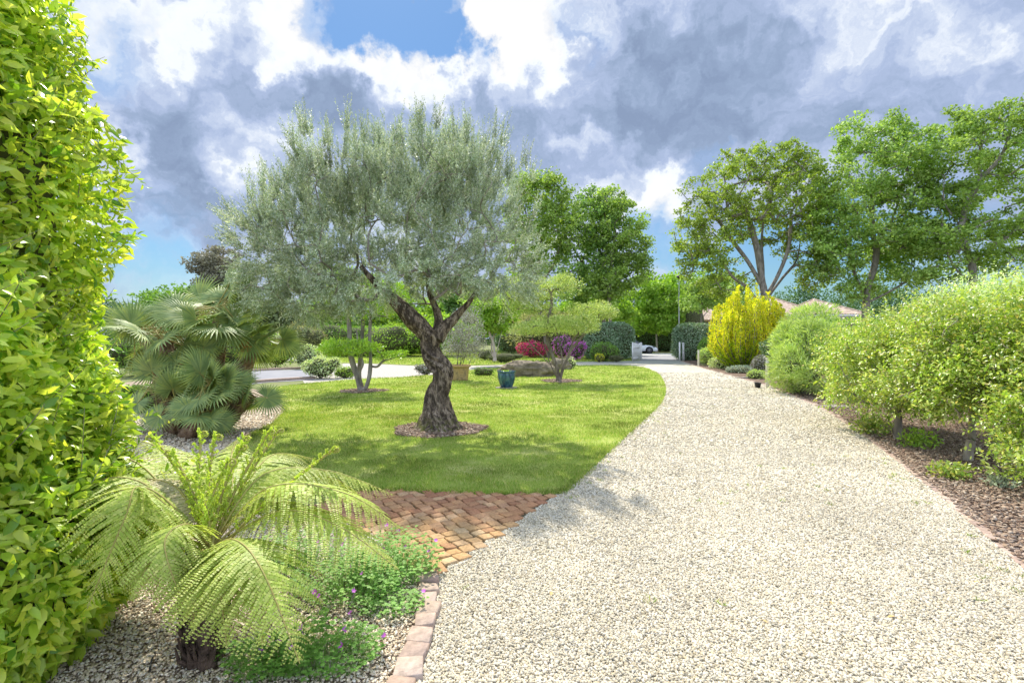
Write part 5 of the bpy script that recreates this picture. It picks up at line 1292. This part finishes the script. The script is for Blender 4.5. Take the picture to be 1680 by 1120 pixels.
# clipped hedges
def boxhedge(label, x0, x1, y0, y1, h, n, size, mt, seed, name='clipped_hedge', e=.45):
    return shrub(name, ((x0 + x1) / 2, (y0 + y1) / 2), [((x0 + x1) / 2, (y0 + y1) / 2, h / 2, (x1 - x0) / 2, (y1 - y0) / 2, h / 2, e)], n, size, mt, label, 'hedge', seed=seed, shell=.12, lump=.06, freq=1.2, cr=.9, stems=4, out=.5, up=.1)


boxhedge('dark rounded clipped hedge left of the white gate', X(962, 38), X(1046, 38), 38, 41, 2.75, 15000, .13, 'eleag', 131, e=.5)
boxhedge('dark clipped hedge right of the gate behind the farther bollard', X(1119, 37), X(1180, 37), 36.8, 40, Zp(530, 37), 13000, .13, 'eleag', 132, e=.5)
boxhedge('long dark hedge across the road behind the white car', X(960, 62), X(1170, 62), 61, 64, 3.2, 14000, .2, 'dark', 133, 'tall_roadside_hedge')
boxhedge('bright-topped hedge closing the far lawn behind the left cloud-pruned tree', X(520, 52), X(720, 52), 52, 55, 2.6, 12000, .17, 'cloud', 134)
boxhedge('dark green hedge behind the red azalea', X(815, 47), X(975, 47), 47, 49, 2.5, 12000, .14, 'dark', 135)
boxhedge('dense green hedge high behind the asphalt lane', X(530, 44), X(680, 44), 44, 48, Zp(535, 44), 9000, .15, 'mid', 136)

# far-lawn planting
for (nm, px, py, Y, rx, rz, n, sz, mt, lb, sd) in (
        ('azalea', 872, 573, 27, 22, 14, 3200, .08, 'redflower', 'azalea smothered in crimson red flowers behind the boulder', 141),
        ('azalea', 944, 570, 27, 16, 11, 1500, .08, 'purpleflower', 'magenta-purple azalea right of the cloud-pruned trunk', 142),
        ('azalea', 922, 557, 29, 15, 9, 900, .08, 'purpleflower', 'small purple azalea seen high between the cloud-pruned stems', 143),
        ('dwarf_pine', 990, 573, 31, 21, 12, 2600, .09, 'mid', 'low dwarf pine mound left of the dark hedge by the gate', 144),
        ('bush', 983, 585, 29.5, 8, 5.5, 600, .06, 'gold', 'tiny bright yellow bush below the dwarf pine', 145),
        ('bush', 1012, 587, 32, 13, 5.5, 900, .07, 'heath', 'flat grey-green mound nearest the white gate', 146),
        ('heather', 828, 586, 29, 27, 9, 2600, .07, 'heath', 'wide dark heather mound left of the red azalea', 147),
        ('heather', 796, 582, 29, 16, 9, 1400, .07, 'heath', 'smaller dark heather mound under the pale birch-like stems', 148),
        ('bush', 934, 596, 25, 10, 9, 700, .06, 'palevar', 'pale twiggy bush right of the boulder', 149),
        ('bush', 697, 606, 21, 14, 9, 900, .07, 'purplish', 'low brownish grassy bush left of the terracotta planter', 150),
        ('bush', 528, 603, 20.5, 27, 19, 3000, .07, 'palevar', 'white-variegated bush beside the asphalt lane', 151),
        ('bush', 507, 585, 23, 22, 20, 2200, .08, 'palevar', 'taller pale-leafed bush behind the variegated one', 152),
        ('bush', 566, 612, 20.8, 14, 10, 1000, .06, 'lime', 'small reddish-green bush left of the cloud-pruned stems', 153),
        ('bush', 792, 610, 22, 17, 8, 900, .05, 'mid', 'low dark seedling plants right of the terracotta planter', 154),
        ('bush', 497, 560, 30, 34, 32, 3400, .14, 'tan', 'feathery yellow-green mound behind the palm at the lane', 155),
        ('bush', 545, 555, 34, 34, 30, 3000, .13, 'mid', 'rounded green bush further back along the lane', 156),
        ('bush', 455, 575, 27, 30, 28, 2600, .1, 'cloud', 'bright green bush just right of the fan palm', 157),
        ('pampas_grass', 890, 530, 34, 52, 26, 5200, .3, 'tan', 'wide tan-green grassy mass behind the right cloud-pruned tree', 158),
        ('bush', 640, 550, 38, 44, 20, 3200, .14, 'lime', 'yellow-topped bush in the middle of the far planting', 159),
        ('bush', 385, 578, 24, 40, 24, 2600, .1, 'mid', 'green bush behind the right side of the fan palm', 161),
        ('bush', 300, 575, 22, 50, 30, 3000, .1, 'palevar', 'greyish bush behind the fan palm stems', 162),
        ('bush', 225, 580, 19, 50, 36, 3200, .1, 'mid', 'green bush between the tall hedge and the fan palm', 163),
        ('bush', 232, 655, 11.0, 34, 26, 2600, .06, 'mid', 'low green bush at the foot of the tall hedge beside the palm stems', 164),
        ('conifer_bush', 1140, 525, 56, 22, 34, 2600, .2, 'heath', 'olive-brown conifer rounded behind the clipped hedge', 160)):
    Y0_ = Y; Y = {142: 37, 143: 39, 145: 34, 146: 34.6}[sd] if sd in (142, 143, 145, 146) else min(max(Y, EYE * FPX / max(py + rz - HOR, 8)), 35.5 if px > 955 else 44.0); sz = sz * (Y / Y0_) ** .5
    if nm == 'conifer_bush': Y = 56
    k = Y / FPX; top_ = Zp(py - rz, Y); bot_ = min(Zp(py + rz, Y), 0.0); zc = (top_ + bot_) / 2; rz = (top_ - bot_) / 2 / k; ells = [(X(px, Y), Y, zc, rx * k, rx * k * .8, rz * k, 1.0)]
    r_ = np.random.default_rng(sd)
    for _ in range(8 if nm in ('azalea', 'bush') else 4): a = r_.uniform(-.8, .8); ells.append((X(px, Y) + a * rx * k, Y + r_.uniform(-.4, .1) * rx * k, max(zc + r_.uniform(-.2, .45) * rz * k, .1), rx * k * .45, rx * k * .45, rz * k * .55, 1.0))
    grp = {'heather': 'heather mounds', 'azalea': 'azaleas'}.get(nm)
    ex = None
    if nm == 'azalea':
        pq, nq = surf(ells, int(n * .3), r_, .3, .3, 3, sd); ex = [leafset(pq, nq, r_, sz * 1.1) + (1,)]; mt = (mt, 'mid')
    shrub(nm, (X(px, Y), Y), ells, int(n * 1.25), sz, mt, lb, 'shrub', seed=sd, lump=.22, cr=.75, stems=4, group=grp, extra=ex, T=T_SLIM if mt in ('tan', 'heath') else T_DIAM, w=.18 if mt in ('tan', 'heath') else .55, zmin=.02)

# ------------------------------------------------------------------ trees


def T_(px, py, Y, dy=0): return P(px, py, Y) + np.array((0, dy, 0))


Y = 33
tree('oak_tree', 'spreading olive-green oak with many bare forking limbs behind the golden shrub', [[T_(1252, 600, Y), T_(1254, 540, Y), T_(1256, 500, Y), T_(1252, 470, Y), T_(1247, 440, Y), T_(1240, 400, Y), T_(1225, 350, Y)],
     [T_(1256, 505, Y), T_(1266, 485, Y, .3), T_(1290, 455, Y, .5), T_(1315, 425, Y, .6), T_(1325, 385, Y, .8)], [T_(1254, 490, Y), T_(1270, 455, Y, -.4), T_(1285, 410, Y, -.6), T_(1290, 360, Y, -.6)], [T_(1252, 480, Y), T_(1262, 440, Y, .8), T_(1262, 390, Y, 1), T_(1268, 330, Y, 1)],
     [T_(1252, 510, Y), T_(1222, 475, Y, -.5), T_(1195, 458, Y, -.8), T_(1170, 430, Y, -1)], [T_(1250, 470, Y), T_(1232, 430, Y, .3), T_(1205, 390, Y, .5), T_(1185, 360, Y, .5)]],
     [E(1240, 315, Y, 110, 68, 3.6), E(1170, 370, Y, 62, 70, 2.6), E(1300, 340, Y, 70, 75, 3), E(1250, 270, Y, 70, 26, 2.4), E(1160, 440, Y, 45, 40, 2), E(1330, 400, Y, 36, 42, 1.8), E(1342, 452, Y, 26, 30, 1.5), E(1135, 400, Y, 30, 50, 1.6), E(1190, 470, Y + 1, 40, 24, 1.6)],
     560, 50, .15, 'oakolive', seed=201, bark='greybark', clr=.50, shell=.36, tipr=.024, rmax=.29, zmin=4)
Y = 31
tree('maple_tree', 'tall dense fresh-green maple with forked trunk between the two oaks', [[T_(1420, 600, Y), T_(1419, 540, Y), T_(1421, 500, Y), T_(1424, 470, Y), T_(1434, 440, Y), T_(1438, 410, Y), T_(1432, 380, Y), T_(1430, 320, Y)],
     [T_(1421, 490, Y), T_(1412, 460, Y, .3), T_(1405, 430, Y, .4), T_(1395, 390, Y, .4)], [T_(1422, 497, Y), T_(1450, 480, Y, -.4), T_(1475, 462, Y, -.6), T_(1490, 440, Y, -.6)], [T_(1430, 400, Y), T_(1400, 375, Y, .4), T_(1370, 360, Y, .5)], [T_(1435, 400, Y), T_(1470, 360, Y, .4), T_(1490, 310, Y, .5)]],
     [E(1440, 290, Y, 88, 78, 3.2), E(1395, 340, Y, 62, 78, 2.6), E(1490, 350, Y, 66, 78, 2.8), E(1430, 220, Y, 62, 32, 2.0), E(1490, 245, Y, 48, 40, 2), E(1440, 400, Y, 100, 38, 2.6), E(1375, 430, Y, 45, 45, 1.8), E(1500, 425, Y, 55, 38, 2), E(1395, 475, Y, 26, 20, 1), E(1470, 458, Y, 42, 26, 1.6), E(1370, 380, Y, 45, 50, 1.8)],
     420, 95, .15, 'maple', seed=202, bark='greybark', clr=.62, shell=.45, tipr=.02, rmax=.34, zmin=3)
Y = 28
tree('oak_tree', 'bright green open-crowned oak rising at the right edge', [[T_(1600, 600, Y), T_(1598, 520, Y), T_(1597, 450, Y), T_(1590, 420, Y), T_(1578, 380, Y), T_(1585, 340, Y), T_(1605, 300, Y), T_(1610, 250, Y)],
     [T_(1598, 470, Y), T_(1580, 445, Y, .3), T_(1568, 420, Y, .4), T_(1562, 390, Y, .5), T_(1545, 350, Y)], [T_(1594, 430, Y), T_(1620, 408, Y, -.3), T_(1650, 380, Y, -.5), T_(1675, 340, Y, -.5)], [T_(1580, 375, Y), T_(1560, 330, Y, .4), T_(1550, 290, Y)], [T_(1600, 300, Y), T_(1640, 260, Y), T_(1660, 210, Y)]],
     [E(1610, 250, Y, 85, 70, 2.6), E(1640, 330, Y, 90, 70, 2.8), E(1560, 300, Y, 50, 62, 2), E(1640, 210, Y, 62, 42, 2), E(1570, 215, Y, 45, 28, 1.5), E(1600, 390, Y, 90, 42, 2.4), E(1690, 260, Y, 60, 80, 2.5), E(1700, 400, Y, 60, 50, 2.5), E(1535, 452, Y, 42, 28, 1.5), E(1640, 430, Y, 50, 26, 1.8), E(1540, 380, Y, 40, 50, 1.8)],
     330, 80, .14, 'oak', seed=203, bark='greybark', clr=.58, shell=.5, tipr=.02, rmax=.28, zmin=3, lump=.3)
Y = 42
tree('oak_tree', 'leftmost tall oak of the middle group, partly behind the olive', [[T_(900, 600, Y), T_(893, 540, Y), T_(880, 480, Y), T_(885, 420, Y), T_(890, 360, Y)], [T_(885, 470, Y), T_(910, 430, Y), T_(925, 380, Y)], [T_(882, 460, Y), T_(862, 410, Y), T_(858, 360, Y)]],
     [E(885, 330, Y, 58, 46, 3), E(870, 400, Y, 48, 60, 2.6), E(915, 370, Y, 50, 56, 2.6), E(900, 295, Y, 30, 16, 1.4), E(860, 300, Y, 30, 18, 1.4)], 230, 62, .19, 'oak', seed=204, clr=.72, shell=.6, tipr=.024, rmax=.3, zmin=5, lump=.25)
Y = 44
tree('oak_tree', 'dark-stemmed oak in the centre of the middle group', [[T_(992, 600, Y), T_(991, 540, Y), T_(989, 480, Y), T_(987, 430, Y), T_(975, 370, Y)], [T_(989, 470, Y), T_(955, 430, Y), T_(930, 390, Y)]],
     [E(960, 370, Y, 62, 52, 3), E(945, 430, Y, 52, 50, 2.6), E(985, 330, Y, 34, 22, 2), E(990, 420, Y, 40, 50, 2.4), E(960, 480, Y, 60, 28, 2)], 250, 66, .19, 'oakdark', seed=205, bark='bark', clr=.72, shell=.6, tipr=.022, rmax=.24, zmin=4, lump=.25)
Y = 42.5
tree('oak_tree', 'brown-stemmed oak at the right of the middle group', [[T_(1001, 600, Y), T_(1001, 540, Y), T_(999, 490, Y), T_(1003, 440, Y), T_(1010, 380, Y)], [T_(1001, 455, Y), T_(1025, 430, Y), T_(1040, 400, Y)]],
     [E(1015, 375, Y, 48, 46, 2.6), E(1035, 415, Y, 36, 48, 2.2), E(1000, 335, Y, 34, 22, 2), E(1022, 450, Y, 46, 34, 2.2), E(990, 470, Y, 40, 30, 2)], 230, 66, .18, 'oak', seed=206, bark='greybark', clr=.72, shell=.6, tipr=.02, rmax=.25, zmin=4, lump=.25)
Y = 58
tree('round_tree', 'light green rounded tree with thin pale trunk beyond the gateway', [[T_(1078, 578, Y), T_(1077, 555, Y), T_(1076, 535, Y), T_(1078, 500, Y)], [T_(1077, 545, Y), T_(1065, 520, Y)], [T_(1077, 540, Y), T_(1095, 515, Y)]],
     [E(1075, 495, Y, 52, 42, 3), E(1045, 510, Y, 36, 36, 2.5), E(1110, 512, Y, 36, 34, 2.5), E(1075, 470, Y, 40, 24, 2.5), E(1080, 530, Y, 55, 18, 2.5)], 230, 80, .24, 'lime', seed=207, bark='palebark', clr=.95, shell=.7, tipr=.015, rmax=.14, zmin=2.2)
Y = 48
tree('slender_tree', 'thin-leaved pale green tree right of the street lamp', [[T_(1150, 590, Y), T_(1150, 540, Y), T_(1152, 490, Y), T_(1158, 450, Y)]],
     [E(1155, 470, Y, 30, 46, 2), E(1140, 490, Y, 24, 30, 1.8), E(1185, 480, Y, 34, 36, 2.2)], 110, 60, .2, 'maple', seed=208, bark='greybark', clr=.6, shell=.8, tipr=.015, rmax=.12, zmin=3)
tree('background_tree', 'yellow-green tree filling in below the middle oaks', [[T_(965, 590, 50), T_(965, 540, 50), T_(968, 490, 50)]], [E(970, 505, 50, 52, 42, 3), E(1005, 515, 50, 34, 34, 2.4), E(935, 515, 50, 34, 30, 2.4)], 190, 80, .24, 'lime', seed=209, clr=.85, shell=.7, tipr=.015, rmax=.15, zmin=1.5)
Y = 30
tree('crape_myrtle', 'pale-stemmed multi-trunk tree with light leaves left of the heather', [[T_(812, 592, Y), T_(810, 565, Y), T_(803, 545, Y), T_(798, 520, Y)], [T_(812, 590, Y), T_(818, 565, Y), T_(824, 540, Y), T_(832, 515, Y)], [T_(812, 590, Y), T_(806, 570, Y, .3), T_(812, 540, Y, .4), T_(812, 510, Y, .4)], [T_(813, 590, Y), T_(803, 575, Y, -.3), T_(793, 545, Y, -.4)]],
     [E(812, 515, Y, 42, 26, 1.5), E(800, 535, Y, 30, 16, 1.2), E(835, 500, Y, 30, 26, 1.3), E(790, 500, Y, 30, 26, 1.3)], 130, 80, .13, 'lime', seed=210, bark='palebark', clr=.42, shell=.8, tipr=.014, rmax=.09, zmin=1.9)
Y = 62
tree('grey_tree', 'far grey-brown tree top showing left of the olive', [[T_(362, 590, Y), T_(362, 520, Y), T_(360, 470, Y), T_(358, 440, Y)]], [E(358, 432, Y, 40, 26, 2.6), E(385, 450, Y, 32, 28, 2.4), E(345, 455, Y, 26, 20, 2), E(370, 480, Y, 45, 25, 3)], 200, 85, .26, 'greytree', seed=211, bark='bark', clr=.8, shell=.75, tipr=.02, rmax=.3, zmin=4)
k = 0
for (px, py, Y, rx, rz, mt, lb) in ((245, 530, 45, 36, 50, 'mid', 'dark pointed conifer behind the left end of the fan palm'), (300, 520, 42, 32, 50, 'mid', 'dusky green tree rising behind the fan palm'), (440, 520, 48, 50, 42, 'heath', 'grey-green tree in shade behind the olive on the left'),
                                    (560, 520, 60, 60, 42, 'mid', 'background tree behind the left cloud-pruned tree'), (660, 515, 62, 60, 48, 'lime', 'background tree directly behind the olive trunk'), (760, 505, 64, 60, 56, 'oakdark', 'dark background tree behind the potted shrub'),
                                    (850, 500, 60, 50, 60, 'oak', 'background tree behind the pale-stemmed myrtle'), (1180, 520, 75, 60, 40, 'oakdark', 'dark tree behind the little garage roof'), (720, 545, 46, 44, 26, 'lime', 'lower light green tree behind the potted shrub'),
                                    (1130, 490, 78, 44, 40, 'oak', 'distant tree behind the street lamp top')):
    k += 1; zc = Zp(py, Y); kk = Y / FPX
    tree('background_tree', lb, [[(X(px, Y), Y, 0), (X(px, Y), Y, zc * .4), (X(px, Y) + .2, Y, zc * .9)]], [(X(px, Y), Y, zc, rx * kk, 2.5, rz * kk, 1), (X(px - rx * .5, Y), Y, zc * .8, rx * kk * .6, 2, rz * kk * .6, 1), (X(px + rx * .5, Y), Y, zc * .85, rx * kk * .6, 2, rz * kk * .6, 1)], 170, 70, .26 * Y / 50, mt, seed=220 + k, clr=.95, shell=.7, tipr=.02, rmax=.25, zmin=.8)
# far wooded rise behind the houses and all round the horizon
rngw = np.random.default_rng(300); PW = []; NW = []
for a in np.arange(-62, 62, 1.15):
    r = 118 + rngw.uniform(-8, 14); x = r * math.sin(R(a)); y = r * math.cos(R(a)); h = rngw.uniform(5.5, 8.5) + (3.6 if 22 < a < 44 else 0)
    p, n_ = surf([(x, y, h * .5, 3.4, 3.4, h * .55, 1), (x + 2, y - 1, h * .75, 2.2, 2.2, h * .25, 1)], 1500, rngw, .3, .25, .5, 1, .2, False); PW.append(p); NW.append(n_)
PW = np.concatenate(PW); NW = np.concatenate(NW)
tag(part('distant_wood', [leafset(PW, NW, rngw, .42, T_DIAM, .8, .6, .2, .8, .6)], M['farwood']), 'dark line of distant woodland behind the houses along the horizon', 'wood', kind='stuff')
